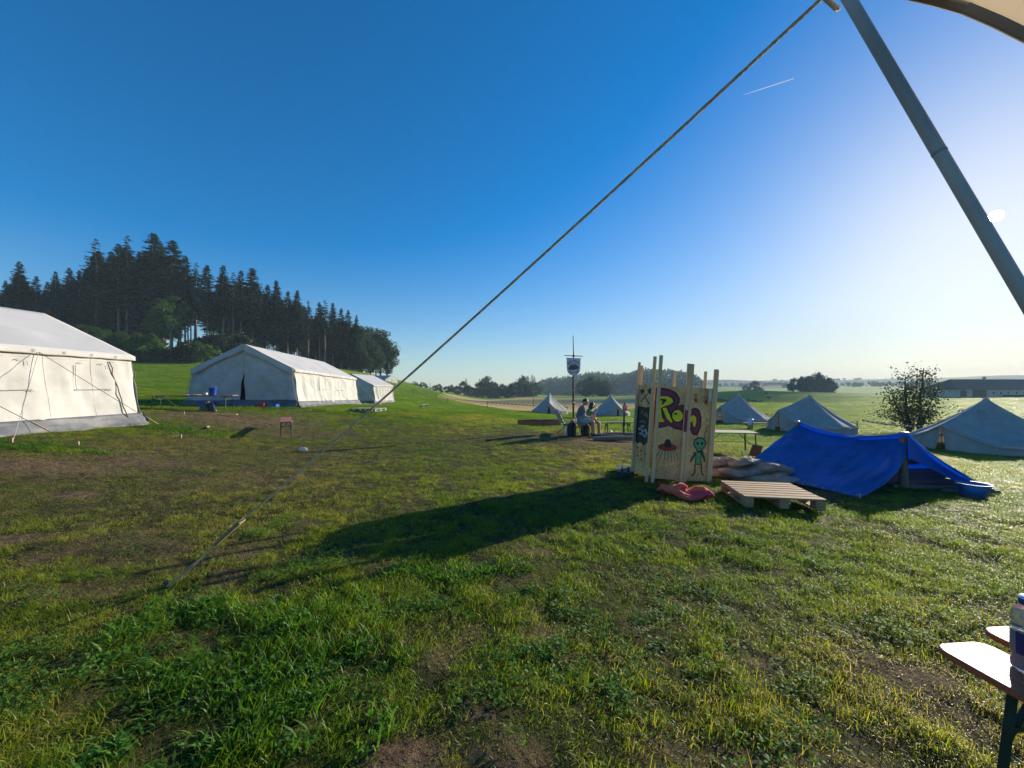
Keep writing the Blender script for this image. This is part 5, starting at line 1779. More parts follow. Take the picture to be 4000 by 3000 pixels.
EM = {k: paint("banner_" + k, c_, .8, .06, 9) for k, c_ in (("blue", (.02, .06, .28)), ("brown", (.16, .12, .08)), ("tan", (.50, .38, .33)), ("dark", (.03, .03, .05)), ("pale", (.66, .66, .70)))}


def on_banner(a_, b_, t):
    return Vector((a_, -.0795 - t, zb0 - .012 + b_))


ec = -.50 * bh
for (nm, col, outl, t) in (("emblem_ring", "tan", circ(0, ec, .218, .198, 36), .0004), ("emblem_ground", "pale", circ(0, ec - .004, .200, .180, 36), .0010),
                           ("emblem_deckhouse", "dark", [(-.15, ec + .055), (-.09, ec + .115), (0, ec + .14), (.08, ec + .12), (.14, ec + .075), (.10, ec + .07), (.05, ec + .10), (0, ec + .112), (-.07, ec + .09), (-.12, ec + .05)], .0016),
                           ("emblem_hull", "brown", [(-.20, ec - .02), (-.165, ec - .015), (-.15, ec + .05), (-.05, ec + .075), (.06, ec + .08), (.13, ec + .06), (.175, ec + .05), (.195, ec + .01), (.20, ec - .04), (.15, ec - .08), (.06, ec - .105), (-.06, ec - .115), (-.17, ec - .105), (-.205, ec - .07)], .0022)):
    MB().slab(outl, on_banner, t, t + .0005).build(nm, EM[col], bcl)
wl_ = MB()
for k in range(4):
    wl_.slab(stroke([(-.17, ec + .03 - .035 * k), (0, ec + .045 - .037 * k), (.18, ec + .03 - .035 * k)], .006), on_banner, .0028, .0032)
wl_.build("emblem_planks", EM["dark"], bcl)


def arc_text(txt, rad, mid_deg, step, size, cx, cy, flip=False):
    mb = MB()
    n = len(txt)
    for i, ch in enumerate(txt):
        if ch == ' ':
            continue
        cu = bpy.data.curves.new("letter", 'FONT'); cu.body = ch; cu.size = size; cu.align_x = 'CENTER'; cu.offset = size * .03
        tmp = bpy.data.objects.new("letter", cu); COL.objects.link(tmp)
        dg = bpy.context.evaluated_depsgraph_get()
        me = bpy.data.meshes.new_from_object(tmp.evaluated_get(dg))
        bpy.data.objects.remove(tmp); bpy.data.curves.remove(cu)
        a_ = R(mid_deg + (step if flip else -step) * (i - (n - 1) / 2))
        px_, py_ = cx + rad * math.cos(a_), cy + rad * math.sin(a_)
        ro = a_ - math.pi / 2 if not flip else a_ + math.pi / 2
        vs = []
        for v in me.vertices:
            x_, y_ = v.co.x, v.co.y - size * .35
            vs.append(on_banner(px_ + x_ * math.cos(ro) - y_ * math.sin(ro), py_ + x_ * math.sin(ro) + y_ * math.cos(ro), .004))
        mb.add(vs, [tuple(p.vertices) for p in me.polygons])
        bpy.data.meshes.remove(me)
    return mb


arc_text("Boni-Arche", .268, 90, 12.2, .108, 0, ec - .015).build("lettering", EM["blue"], bcl)
arc_text("Jugend", .246, 270, 16.0, .105, 0, ec + .022, True).build("lettering", EM["blue"], bcl)
MB().tube([(-.05, -.06, 1.15), (.05, -.06, 1.12), (.06, .02, 1.05), (-.04, -.05, 1.02)], .022, 6).build("lashing", M_ROPE, bn)

bx, by = 2.36, 13.25
bg = on(bx, by)
bench("red bench by the fireplace with two people sitting on it", (bx - .05, by + .32, bg.z), R(-6), 2.0, .30, .47, M_LACQ_MATT)
camp_chair("folding chair with pale seat and dark frame behind the seated man", on(1.98, 13.75), R(10), paint("pale_grey_fabric", (.45, .43, .42), .85, .1, 6), .92)


def backpack(label, loc, rz, m, s=1.0):
    root = thing("backpack", label, "bag", loc, rz, "dark bags under the bench")
    root.scale = (s, s, s)
    MB().grid(lambda u, v: Vector((.15 * math.cos(u * 6.2832) * (.92 + .12 * math.sin(math.pi * v)) * (1 - .45 * max(0, v - .8) / .2) * (1 + .06 * cloth_noise(u * 4, v * 3, 8, 1)), .12 * math.sin(u * 6.2832) * (1 - .5 * max(0, v - .8) / .2), .44 * v)), 28, 16).build("body", m, root)
    MB().box((0, -.13, .15), (.20, .06, .20), None, .02).build("front_pocket", m, root)
    MB().tube([(-.04, 0, .43), (-.03, 0, .49), (.03, 0, .49), (.04, 0, .43)], .012, 6).build("handle", m, root)
    return root


backpack("black backpack under the left of the fireplace bench", on(2.02, 13.05), R(10), M_BLACK_CLOTH)
backpack("dark green-black backpack under the bench beneath the man's knees", on(2.50, 13.15), R(-8), paint("dark_green_fabric", (.015, .028, .024), .85, .2, 9), .98)
o = MB().lathe([(0, 0), (.04, 0), (.042, .02), (.042, .16), (.022, .21), (.014, .22), (.014, .24), (0, .24)], (0, 0, 0), 16).build("water_bottle", paint("clear_blue_plastic", (.45, .55, .70), .15, .1, 5, transl=.4)); o.location = (2.22, 12.93, bg.z + .47); tag(o, "clear plastic bottle with blue label on the bench beside the man", "bottle")
o = MB().lathe([(0, 0), (.055, 0), (.06, .12), (.055, .24), (.03, .28), (0, .28)], (0, 0, 0), 16).build("white_jug", M_WHITE); o.location = on(1.86, 13.15); tag(o, "white jug on the ground behind the black backpack", "jug")
# second bench across the fire and the stake with a pink rag
sb = on(5.05, 14.6)
bench("plain dark bench across the fireplace, right of the woman", on(4.15, 15.1), R(-83), 1.5, .26, .50, M_GREY_WOOD)
st_ = thing("wooden_stake", "upright dark stake with a pink striped rag beside the far fireplace bench", "stake", on(3.93, 13.6))
MB().beam((0, 0, -.2), (.05, 0, 1.22), .045, .045, .3).build("stake", M_POLE, st_)
MB().grid(lambda u, v: Vector((.05 + .16 * (u - .5) * (1.2 - .6 * abs(v - .5)), -.035 + cloth_noise(u * 6, v * 6, 9, .03), .92 + .22 * v + cloth_noise(u * 5, 0, 4, .04))), 14, 12).build("rag", paint("pink_striped_cloth", (.70, .22, .20), .8, .1, 9, col2=(.75, .55, .5), transl=.3), st_, .003)
MB().box((.02, -.01, .47), (.11, .07, .10), None, .015).build("block", M_POLE, st_)
for k, (px, py, L, ang, r_) in enumerate(((1335, 944, 1.5, 82, .09), (1325, 952, 1.3, 96, .08), (1316, 946, .9, 60, .07))):
    q = G(px, py); o = MB().tube([(0, -L / 2, 0), (0.02, 0, .01), (0, L / 2, 0)], [r_, r_ * .95, r_ * .9], 10).build("fire_log", M_LOG); o.location = on(q.x, q.y, r_ * .8); o.rotation_euler = (0, 0, R(ang)); tag(o, ("longest grey log edging the fireplace left of the cabin", "nearer log in front of the fireplace", "short log beside the woman's feet at the fireplace")[k], "log", "logs round the fireplace")
crumple("plastic_cup", "small white paper cup lying on the grass behind the fireplace", "cup", on(4.0, 15.6), .08, .07, .12, M_WHITE, 3.1, 0, 10, 1.0)
# ------------------------------------------------------------------ awning we stand under: pole, guy rope, cloth edge
M_POLEG = paint("dull_steel_pole", (.46, .40, .345), .48, .15, 3, metal=.12, spec=.4)
A_ = W(1835, 0, .95); B_ = W(2121, 485, .80)
dirp = (B_ - A_).normalized()
foot = A_ + dirp * ((A_.z - .02) / -dirp.z)
head = A_ - dirp * .55
pole = thing("awning_pole", "slanting grey metal tent pole close by at the upper right, lit by the low sun", "pole", (foot.x, foot.y, 0))
mid_ = W(2028, 345, .87)
tm = (mid_.z - A_.z) / dirp.z
MB().tube([foot - pole.location, A_ + dirp * tm - pole.location], .0122, 20).build("lower_tube", M_POLEG, pole)
MB().tube([A_ + dirp * (tm + .003) - pole.location, head - pole.location], .0126, 20).build("upper_tube", M_POLEG, pole)
MB().tube([A_ + dirp * (tm + .05 * k) - pole.location for k in (-.06, .06)], .0130, 20).build("joint_ring", M_SEAM, pole)
MB().lathe([(0, 0), (.05, 0), (.05, .006), (.024, .03)], (0, 0, .02), 16).build("foot_plate", M_POLEG, pole)

peg = G(362, 1270)
anc = W(1797, -24, 1.0)
rope = thing("guy_rope", "long taut twisted rope running from the awning pole down to a peg in the grass", "rope", peg)


def twisted(m, a, b, r, turns, n=90):
    a = Vector(a); b = Vector(b); d = (b - a).normalized(); e1 = d.orthogonal().normalized(); e2 = d.cross(e1)
    for ph in range(3):
        pts = []
        for k in range(n + 1):
            t = k / n; an = ph * 2.094 + t * turns * 6.283
            p = a.lerp(b, t) - Vector((0, 0, .03 * 4 * t * (1 - t) * (b - a).length / 4))
            pts.append(p + (e1 * math.cos(an) + e2 * math.sin(an)) * r * .5)
        m.tube(pts, r * .56, 5, False)


L_ = peg - peg; top_ = anc - peg
tb_ = top_ * .185                                   # lower end of the wooden tensioner
te_ = top_ * .255
m = MB(); twisted(m, top_, te_, .0052, 80, 560); m.build("upper_rope", M_ROPE, rope)
m = MB(); twisted(m, tb_ + Vector((.012, .0, .012)), Vector((.008, 0, .0)), .0055, 14, 110); twisted(m, te_ * .96 + Vector((-.016, 0, -.018)), Vector((-.018, 0, 0)), .0055, 16, 130); m.build("lower_rope", M_ROPE, rope)
sl = MB().beam(tb_ * .97, te_ * 1.01, .045, .022, .4, .004); so_ = sl.build("tensioner", M_PEG, rope)
MB().beam(Vector((-.01, 0, .05)), Vector((-.09, .03, -.2)), .022, .022).build("peg", M_ROPE_DARK, rope)
m = MB(); twisted(m, W(1778, -8, 1.0) - peg, W(1811, 21, .99) - peg, .0062, 3, 24); m.build("rope_tail", M_ROPE, rope)
MB().tube([anc - peg, A_ - dirp * .06 - peg], .006, 6).build("loop", M_ROPE, rope)

M_AWN = paint("beige_awning_canvas", (.70, .62, .50), .85, .05, 2.0, .25, 10, transl=.6)
M_HEM = paint("brown_awning_hem", (.42, .35, .27), .85, .1, 8, transl=.5)
hem_px = [(1840, -42, 1.34), (1950, -1, 1.30), (2012, 13, 1.27), (2075, 31, 1.24), (2142, 60, 1.20), (2212, 95, 1.16), (2310, 152, 1.10), (2420, 230, 1.04)]
hem_p = [W(*p) for p in hem_px]


def hem_at(u):
    f = u * (len(hem_p) - 1); i = min(int(f), len(hem_p) - 2); t = f - i
    return hem_p[i].lerp(hem_p[i + 1], t)


aw = thing("awning", "edge of a beige canvas awning hanging into the top right corner", "awning", tuple(hem_p[3]))
O3 = Vector(hem_p[3])


def awf(u, v):
    p = hem_at(u)
    return p + Vector((.55 * v, -.9 * v, .42 * v - .10 * math.sin(math.pi * v) + .02 * math.sin(u * 14 + v * 5) * v)) - O3


MB().grid(awf, 40, 20).build("canvas", M_AWN, aw, .003)
MB().grid(lambda u, v: awf(u, 0) + Vector((.004, -.006 - .016 * v, -.006 + .024 * v)), 40, 3).build("hem", M_HEM, aw, .003)
MB().grid(lambda u, v: awf(.0 + .30 * u, 0) + Vector((.0, -.03 - .05 * v, -.008 + .045 * v)), 16, 3).build("reinforcement", M_HEM, aw, .003)
tip = aw.location
MB().tube([hem_p[0] - O3, head + Vector((.02, 0, 0)) - O3], .005, 6).build("tie_cord", M_ROPE, aw)

# ------------------------------------------------------------------ benches and bottle close to us at the lower right
bz = .0
bench("glossy orange-red bench close by at the lower right with the big bottle on it", (2.055, .60, bz), R(5), 2.2, .25, .48, M_LACQ, "beer tent benches", inset=.24)
bench("second glossy red bench just behind the one carrying the bottle", (2.375, .72, bz), R(3), 2.2, .25, .475, M_LACQ, "beer tent benches", inset=.24)
bot = thing("bottle", "big clear plastic bottle with dark blue label and cap on the near bench", "bottle", (2.052, 1.515, .481))
M_CLEAR, n_, l_ = nmat("clear_bottle_plastic")
o_ = n_.new("ShaderNodeOutputMaterial"); g_ = n_.new("ShaderNodeBsdfPrincipled")
g_.inputs["Base Color"].default_value = (.86, .86, .88, 1); g_.inputs["Roughness"].default_value = .12; g_.inputs["Transmission Weight"].default_value = .75; g_.inputs["IOR"].default_value = 1.2
l_.new(g_.outputs[0], o_.inputs[0])
MB().lathe([(0, .004), (.048, 0), (.056, .008), (.057, .03), (.052, .05), (.058, .07), (.058, .165), (.051, .180), (.052, .19), (.056, .205), (.052, .235), (.036, .252), (.031, .258), (.031, .265), (0, .266)], (0, 0, 0), 40).build("body", M_CLEAR, bot)
MB().lathe([(0, .012), (.050, .012), (.053, .03), (.048, .05), (.054, .07), (.054, .150), (0, .151)], (0, 0, 0), 32).build("content", paint("milky_liquid", (.55, .50, .46), .4, .05, 4, transl=.4), bot)
MB().grid(lambda u, v: Vector((.0588 * math.cos(3.0 + u * 2.1), .0588 * math.sin(3.0 + u * 2.1), .072 + .085 * v)), 24, 4).build("label", paint("dark_blue_label", (.02, .02, .12), .5, .2, 30), bot)
MB().grid(lambda u, v: Vector((.0589 * math.cos(5.1 + u * 2.6), .0589 * math.sin(5.1 + u * 2.6), .072 + .085 * v)), 24, 4).build("label", paint("pale_label", (.55, .50, .52), .5, .1, 30), bot)
cp = MB().lathe([(0, .262), (.036, .262), (.0375, .266), (.0375, .286), (0, .286)], (0, 0, 0), 32).build("cap", paint("dark_blue_cap", (.015, .02, .16), .35, .05, 9), bot)
MB().lathe([(.0374, .2862), (.034, .292), (0, .293)], (0, 0, 0), 32).build("cap_top", M_WHITE, cp)

# ------------------------------------------------------------------ people


def skinned(name, pts, edges, m, parent, sub=2, extra=None):
    """pts: (x, y, z, r) or (x, y, z, rx, ry)"""
    me = bpy.data.meshes.new(name)
    me.from_pydata([p[:3] for p in pts], edges, [])
    tmp = bpy.data.objects.new(name + "_cage", me)
    COL.objects.link(tmp)
    sk = tmp.modifiers.new("skin", 'SKIN')
    sk.use_smooth_shade = True
    if not me.skin_vertices:
        with bpy.context.temp_override(object=tmp, active_object=tmp):
            pass
    for i, p in enumerate(pts):
        sv = me.skin_vertices[0].data[i]
        sv.radius = (p[3], p[4] if len(p) > 4 else p[3]); sv.use_root = (i == 0)
    ss = tmp.modifiers.new("sub", 'SUBSURF'); ss.levels = sub; ss.render_levels = sub
    dg = bpy.context.evaluated_depsgraph_get()
    out = bpy.data.meshes.new_from_object(tmp.evaluated_get(dg))
    bpy.data.objects.remove(tmp)
    if extra is not None:                      # the head joins the body's own mesh
        vs = [tuple(v.co) for v in out.vertices] ; fs = [tuple(p.vertices) for p in out.polygons]
        k = len(vs); vs += [tuple(v) for v in extra.v]; fs += [tuple(i + k for i in f) for f in extra.f]
        bpy.data.meshes.remove(out)
        me = bpy.data.meshes.new(name); me.from_pydata(vs, [], fs)
        out = me
    out.name = name
    out.materials.clear(); out.materials.append(m)
    out.polygons.foreach_set("use_smooth", [True] * len(out.polygons))
    o = bpy.data.objects.new(name, out); COL.objects.link(o); o.parent = parent
    return o


def hand(pts, edges, wrist_i, w, d, side, curl=.6):
    """palm, four fingers and a thumb continuing the arm chain; d is the forearm direction"""
    d = Vector(d).normalized(); up = Vector((0, 0, 1)); lat = d.cross(up)
    if lat.length < .1: lat = Vector((0, 1, 0))
    lat.normalize(); nrm = lat.cross(d).normalized()
    w = Vector(w)
    pa = w + d * .045
    pts.append((*pa, .030, .017)); pi = len(pts) - 1; edges.append((wrist_i, pi))
    for k, (off, ln) in enumerate(((-.030, .068), (-.010, .078), (.010, .072), (.030, .056))):
        b0 = pa + d * .040 + lat * off
        b1 = b0 + (d * math.cos(curl * .7) - nrm * math.sin(curl * .7)) * ln * .5
        b2 = b1 + (d * math.cos(curl * 1.9) - nrm * math.sin(curl * 1.9)) * ln * .5
        i = len(pts)
        pts.extend([(*b0, .009), (*b1, .0085), (*b2, .007)]); edges.extend([(pi, i), (i, i + 1), (i + 1, i + 2)])
    t0 = pa - d * .005 + lat * (-.036 * side); t1 = t0 + d * .035 + lat * (-.018 * side) - nrm * .02
    i = len(pts); pts.extend([(*t0, .011), (*t1, .009)]); edges.extend([(pi, i), (i, i + 1)])


def head_mesh(c):
    """a head looking along +x: skull, brow, nose, lips, chin and ears in one surface"""
    mb = MB()

    def bump(d, e, w):
        return math.exp(-((d[0] - e[0]) ** 2 + (d[1] - e[1]) ** 2 + (d[2] - e[2]) ** 2) / w ** 2)

    def fn(u, v):
        a = u * 2 * math.pi; t = v * math.pi
        d = (math.sin(t) * math.cos(a), math.sin(t) * math.sin(a), math.cos(t))
        x, y, z = .100 * d[0], .079 * d[1], .122 * d[2]
        if z < 0: y *= 1 + 2.2 * z; x = x * (1 + .8 * z) + .010 * min(1, -z / .08)
        r = .026 * bump(d, (.96, 0, -.22), .20) + .012 * bump(d, (.98, 0, .02), .16) + .008 * bump(d, (.92, 0, .28), .32) + .010 * bump(d, (.80, 0, -.55), .16) + .016 * bump(d, (.55, 0, -.85), .26)
        for s in (-1, 1):
            r -= .011 * bump(d, (.90, .40 * s, .06), .20)
            r += .022 * bump(d, (-.08, .99 * s, -.05), .15)
            r += .005 * bump(d, (.80, .55 * s, -.22), .25)
        r -= .004 * bump(d, (.88, 0, -.42), .08)
        return Vector((x + d[0] * r + c[0], y + d[1] * r + c[1], z + d[2] * r + c[2]))
    mb.grid(fn, 48, 36)
    return mb


def seated_person(label, loc, rz, scale, skin, shirt, shorts, hairm, arms, long_hair=False, shoe=M_BLACK, lean=.0, knees=((.46, -.12), (.45, .11)), feet=((.50, -.13), (.47, .12))):
    root = thing("person", label, "person", loc, rz)
    root.scale = (scale,) * 3
    P = []; E = []

    def add(p, prev=None):
        P.append(p); i = len(P) - 1
        if prev is not None: E.append((prev, i))
        return i
    L = lean
    pel = add((0, 0, .575, .135, .155))
    wst = add((-.01 + .2 * L, 0, .73, .115, .145), pel)
    che = add((.03 + .55 * L, 0, .90, .125, .165), wst)
    clv = add((.045 + .85 * L, 0, 1.02, .085, .12), che)
    nk = add((.075 + 1.05 * L, 0, 1.095, .054), clv)
    add((.105 + 1.12 * L, 0, 1.165, .056), nk)
    for k, s in enumerate((-1, 1)):
        hp_ = add((.06, s * .095, .560, .098), pel)
        kx, ky = knees[k]; fx, fy = feet[k]
        th = add((kx * .6, s * .10 * .5 + ky * .5, .565, .088), hp_)
        kn = add((kx, ky, .535, .062), th)
        cf = add((kx + .25 * (fx - kx) - .02, ky * .7 + fy * .3, .40, .058), kn)
        an = add((fx - .02, fy, .10, .037), cf)
        he = add((fx - .04, fy, .045, .036), an)
        add((fx + .15, fy + .02 * s, .035, .032, .038), an)
    ends = []
    for k, s in enumerate((-1, 1)):
        el, wr, cu = arms[k]
        sh = add((.045 + .85 * L, s * .175, .995, .060), clv)
        e = add((*el, .040), sh)
        w = add((*wr, .027), e)
        hand(P, E, w, wr, Vector(wr) - Vector(el), s, cu)
        ends.append(Vector(wr) + (Vector(wr) - Vector(el)).normalized() * .08)
    skinned("body", P, E, skin, root, 2, head_mesh((.135 + 1.2 * L, 0, 1.235)))
    # T-shirt
    S = [(-.005, 0, .60, .150, .172), (-.01 + .2 * L, 0, .73, .135, .166), (.03 + .55 * L, 0, .90, .145, .185), (.045 + .85 * L, 0, 1.02, .115, .17), (.07 + 1.02 * L, 0, 1.085, .070, .078)]
    SE = [(0, 1), (1, 2), (2, 3), (3, 4)]
    for k, s in enumerate((-1, 1)):
        el = Vector(arms[k][0]); sh = Vector((.045 + .85 * L, s * .175, .995)); md = sh.lerp(el, .72)
        S += [(*sh, .086), (*md, .068)]; SE += [(3, len(S) - 2), (len(S) - 2, len(S) - 1)]
    skinned("t_shirt", S, SE, shirt, root)
    S = [(0, 0, .585, .150, .170)]; SE = []
    for k, s in enumerate((-1, 1)):
        kx, ky = knees[k]
        i = len(S)
        S += [(.07, s * .10, .566, .112), (kx * .60, s * .05 + ky * .5, .570, .104), (kx * .80, s * .03 + ky * .7, .560, .095)]
        SE += [(0, i), (i, i + 1), (i + 1, i + 2)]
    skinned("shorts", S, SE, shorts, root)
    # hair cap
    hx = .135 + 1.2 * L
    hm_ = MB()

    def hf(u, v):
        a = u * 2 * math.pi; th = v * (1.50 if not long_hair else 1.75)
        front = math.cos(a)
        th *= (1 - .38 * max(0, front))
        r = Vector((.107 * math.sin(th) * math.cos(a), .087 * math.sin(th) * math.sin(a), .130 * math.cos(th)))
        return Vector((hx - .004, 0, 1.236)) + r * (1 + .03 * mnoise.noise(Vector((a * 3, th * 6, 1))))
    hm_.grid(hf, 36, 14)
    if long_hair:
        for k in range(26):
            a = 1.2 + (k / 25) * 3.9
            p0 = Vector((hx - .01 + .095 * math.cos(a), .084 * math.sin(a), 1.25)); ln = .24 + .05 * math.sin(k * 7)
            hm_.tube([p0, p0 + Vector((-.02 * math.cos(a) * 0 - .01, .012 * math.sin(a), -ln * .5)), p0 + Vector((-.03, -.01 * math.sin(a), -ln))], [.024, .022, .008], 6)
    hm_.build("hair", hairm, root, .006)
    ey_ = MB()
    for s in (-1, 1):
        ey_.lathe([(0, -.008), (.009, 0), (0, .008)], (.217 + 1.2 * L, s * .034, 1.243), 8)
    ey_.build("eyes", M_BLACK, root)
    sh_ = MB()
    for k, s in enumerate((-1, 1)):
        fx, fy = feet[k]
        sh_.grid(lambda u, v: Vector((fx - .085 + .29 * v, fy + .012 * s * v + math.cos(u * 6.2832) * (.050 + .010 * math.sin(math.pi * v)) * (1 if v < .97 else .4), .046 + math.sin(u * 6.2832) * .050 * (1 - .35 * v))), 16, 10)
    sh_.build("shoes", shoe, root)
    return root, ends


M_SKIN = paint("sun_tanned_skin", (.46, .26, .18), .55, .06, 12)
M_SKIN2 = paint("warm_skin", (.38, .21, .145), .55, .06, 12)
M_HAIR = paint("short_brown_hair", (.05, .032, .022), .6, .25, 60)
M_HAIR2 = paint("dark_brown_hair", (.030, .020, .016), .5, .25, 60)
mx_, my_ = 2.30, 12.95
zs = gz(mx_, my_)
man, ends = seated_person("seated man in profile with grey T-shirt and light blue shorts, facing right on the bench", (mx_, my_, zs - .005), R(-4), .93, M_SKIN, paint("grey_t_shirt", (.14, .15, .18), .9, .08, 20), paint("light_blue_shorts", (.20, .36, .46), .85, .06, 20), M_HAIR,
                          (((.13, -.25, .73), (.38, -.13, .675), .8), ((.15, .25, .73), (.40, .10, .68), .8)), lean=.04)
cupm = thing("drinking_glass", "clear glass held by the seated man over his knees", "glass", man.matrix_basis @ Vector((.485, -.06, .655)))
MB().lathe([(0, 0), (.030, 0), (.036, .10), (.033, .10), (.028, .006), (0, .005)], (0, 0, 0), 20).build("glass", M_CLEAR, cupm)
wx_, wy_ = 2.68, 13.62
wom, ends = seated_person("seated woman with long dark hair and green top drinking from a cup, beside the man", (wx_, wy_, gz(wx_, wy_) - .02), R(-10), .86, M_SKIN2, paint("green_top", (.035, .22, .085), .85, .08, 20), paint("dark_maroon_shorts", (.06, .03, .035), .85, .1, 20), M_HAIR2,
                          (((.24, -.24, .82), (.32, -.10, 1.03), .9), ((.16, .25, .74), (.40, .10, .66), .8)), True, paint("beige_sandals", (.40, .33, .28), .7, .1, 9), .03)
cupw = thing("cup", "white cup held to her mouth by the seated woman", "cup", wom.matrix_basis @ Vector((.365, -.045, 1.075)))
MB().lathe([(0, 0), (.030, 0), (.037, .09), (.034, .09), (.028, .006), (0, .005)], (0, 0, 0), 20, True, Matrix.Rotation(R(-35), 3, 'Y')).build("shell", M_WHITE, cupw)
crumple("orange_cloth", "small yellow-orange cloth lying in the woman's lap", "cloth", (wx_ + .19, wy_ - .05, gz(wx_, wy_) + .545), .13, .10, .10, paint("yellow_orange_cloth", (.70, .40, .05), .8, .1, 9), 6.1, 0, 14, 2)

# ------------------------------------------------------------------ bushy tree on the lower meadow, right
tx, ty = 28.25, 27.0
tg = on(tx, ty)
tree = thing("alder_tree", "small bushy two-stemmed tree with thin upper shoots behind red-white tape", "tree", tg)
r_ = np.random.default_rng(77)
tmb = MB()
stems = [((-.45, 0), (-.55, 0.1, 4.1)), ((.42, .1), (.75, .1, 4.6)), ((.42, .1), (1.5, -.2, 3.4)), ((-.45, 0), (-1.6, .3, 3.2))]
leafb = []; leaft = []
for k, (b, t) in enumerate(stems):
    b = Vector((b[0], b[1], -.2)); t = Vector(t)
    pts = [b.lerp(t, s) + Vector((r_.normal(0, .05), r_.normal(0, .05), 0)) * (1 if 0 < s < 1 else 0) + Vector(((t.x - b.x) * (s * s - s) * .5, 0, 0)) for s in np.linspace(0, 1, 8)]
    tmb.tube(pts, [(.125 if k < 2 else .07) * (1 - .88 * s) + .008 for s in np.linspace(0, 1, 8)], 7)
    for j in range(30):
        s = r_.uniform(.16, .98); f = s * 7; i = min(int(f), 6); p = pts[i].lerp(pts[i + 1], f - i)
        a = r_.random() * 6.283; ln = (2.0 * (1 - s) + .35) * r_.uniform(.5, 1.1)
        e = p + Vector((math.cos(a) * ln, math.sin(a) * ln, ln * r_.uniform(-.05, .55)))
        m_ = (p + e) / 2 + Vector((0, 0, .06))
        tmb.tube([p, m_, e], [.022 * (1 - s) + .008, .010, .004], 4)
        nl = int(24 * ln ** .8 + 5)
        for q in range(nl):
            w_ = r_.uniform(.25, 1.05)
            c_ = p.lerp(e, min(w_, 1)) + Vector(r_.normal(0, .13 + .10 * ln, 3))
            leafb.append(tuple(c_)); d_ = Vector(r_.normal(0, 1, 3)); d_.z -= .5; d_.normalize(); leaft.append(tuple(c_ + d_ * r_.uniform(.09, .19)))
for k in range(9):
    x_ = r_.uniform(-.9, 1.6); b = Vector((x_ * .5, 0, 3.0)); e = Vector((x_ + r_.normal(0, .35), r_.normal(0, .3), r_.uniform(4.1, 5.1)))
    tmb.tube([b, (b + e) / 2, e], [.018, .010, .004], 4)
    for q in range(22):
        c_ = b.lerp(e, r_.uniform(.35, 1.0)) + Vector(r_.normal(0, .13, 3)); leafb.append(tuple(c_)); d_ = Vector(r_.normal(0, 1, 3)); d_.normalize(); leaft.append(tuple(c_ + d_ * r_.uniform(.09, .18)))
tmb.build("trunk", M_BARK_DARK, tree)
lb, lt = np.array(leafb), np.array(leaft)
ln_ = np.linalg.norm(lt - lb, axis=1)
v_, q_ = cards(lb, lt, ln_ * .36, r_.normal(0, 1, lb.shape))
npmesh("crown", v_, q_, M_LEAF_RED, tree, smooth=False)

# ------------------------------------------------------------------ farmhouse far right
fx, fy = 174.0, 150.0
fz = gz(fx + 8, fy) - .3
farm = thing("farmhouse", "long low farmhouse with big dark hipped roof and pale walls at the right edge", "house", (fx, fy, fz), R(4))
M_WALL = paint("pale_render", (.50, .47, .44), .9, .08, .6)
M_TILE = paint("dark_brown_roof_tiles", (.075, .045, .04), .8, .25, .8, .5, 12)
M_WOODW = paint("dark_weathered_boards", (.10, .075, .06), .85, .3, .5, stretch=(6, 6, .5))
HLn, Dp, eh, rh = 44.0, 13.0, 3.6, 7.4
MB().box((HLn / 2, Dp / 2, eh / 2), (HLn, Dp, eh)).build("wall", M_WALL, farm)
MB().box((9.0, -.06, eh / 2 - .2), (6.0, .10, eh - .5)).build("barn_door", M_WOODW, farm)
MB().box((2.2, -.06, eh / 2 - .1), (2.6, .10, 2.5)).build("barn_door", M_WOODW, farm)
ov = .9
a0, a1, b0, b1 = Vector((-ov, -ov, eh - .3)), Vector((HLn + ov, -ov, eh - .3)), Vector((-ov, Dp + ov, eh - .3)), Vector((HLn + ov, Dp + ov, eh - .3))
r0_, r1_ = Vector((5.0, Dp / 2, rh)), Vector((HLn - 2, Dp / 2, rh))
rm = MB().add([a0, a1, b0, b1, r0_, r1_], [(0, 1, 5, 4), (3, 2, 4, 5), (2, 0, 4), (1, 3, 5), (0, 2, 3, 1)])
roof_ = rm.build("roof", M_TILE, farm, .12)
MB().box((20, Dp / 2 - .2, rh + .45), (.7, .7, 1.3)).build("chimney", M_WALL, roof_)
for k, x_ in enumerate((15, 18.2, 21.4, 25, 28.4, 32, 36)):
    wf = MB()
    for s in (-1, 1):
        wf.box((x_ + s * .55, -.04, 1.9), (.12, .08, 1.3)); wf.box((x_, -.04, 1.9 + s * .6), (1.0, .08, .12))
    w_ = wf.build("window", M_WHITE, farm)
    MB().box((x_, -.02, 1.9), (.98, .03, 1.08)).build("pane", M_BLACK, w_)
MB().box((26, -1.0, .6), (16, .8, 1.2)).build("hedge_planting", M_LEAF, farm)

# ------------------------------------------------------------------ cows on the far meadow
M_COW = paint("brown_cow_hide", (.055, .035, .028), .8, .3, 1.5)
M_COW2 = paint("spotted_cow_hide", (.16, .12, .10), .8, .3, 1.0, col2=(.04, .03, .028))


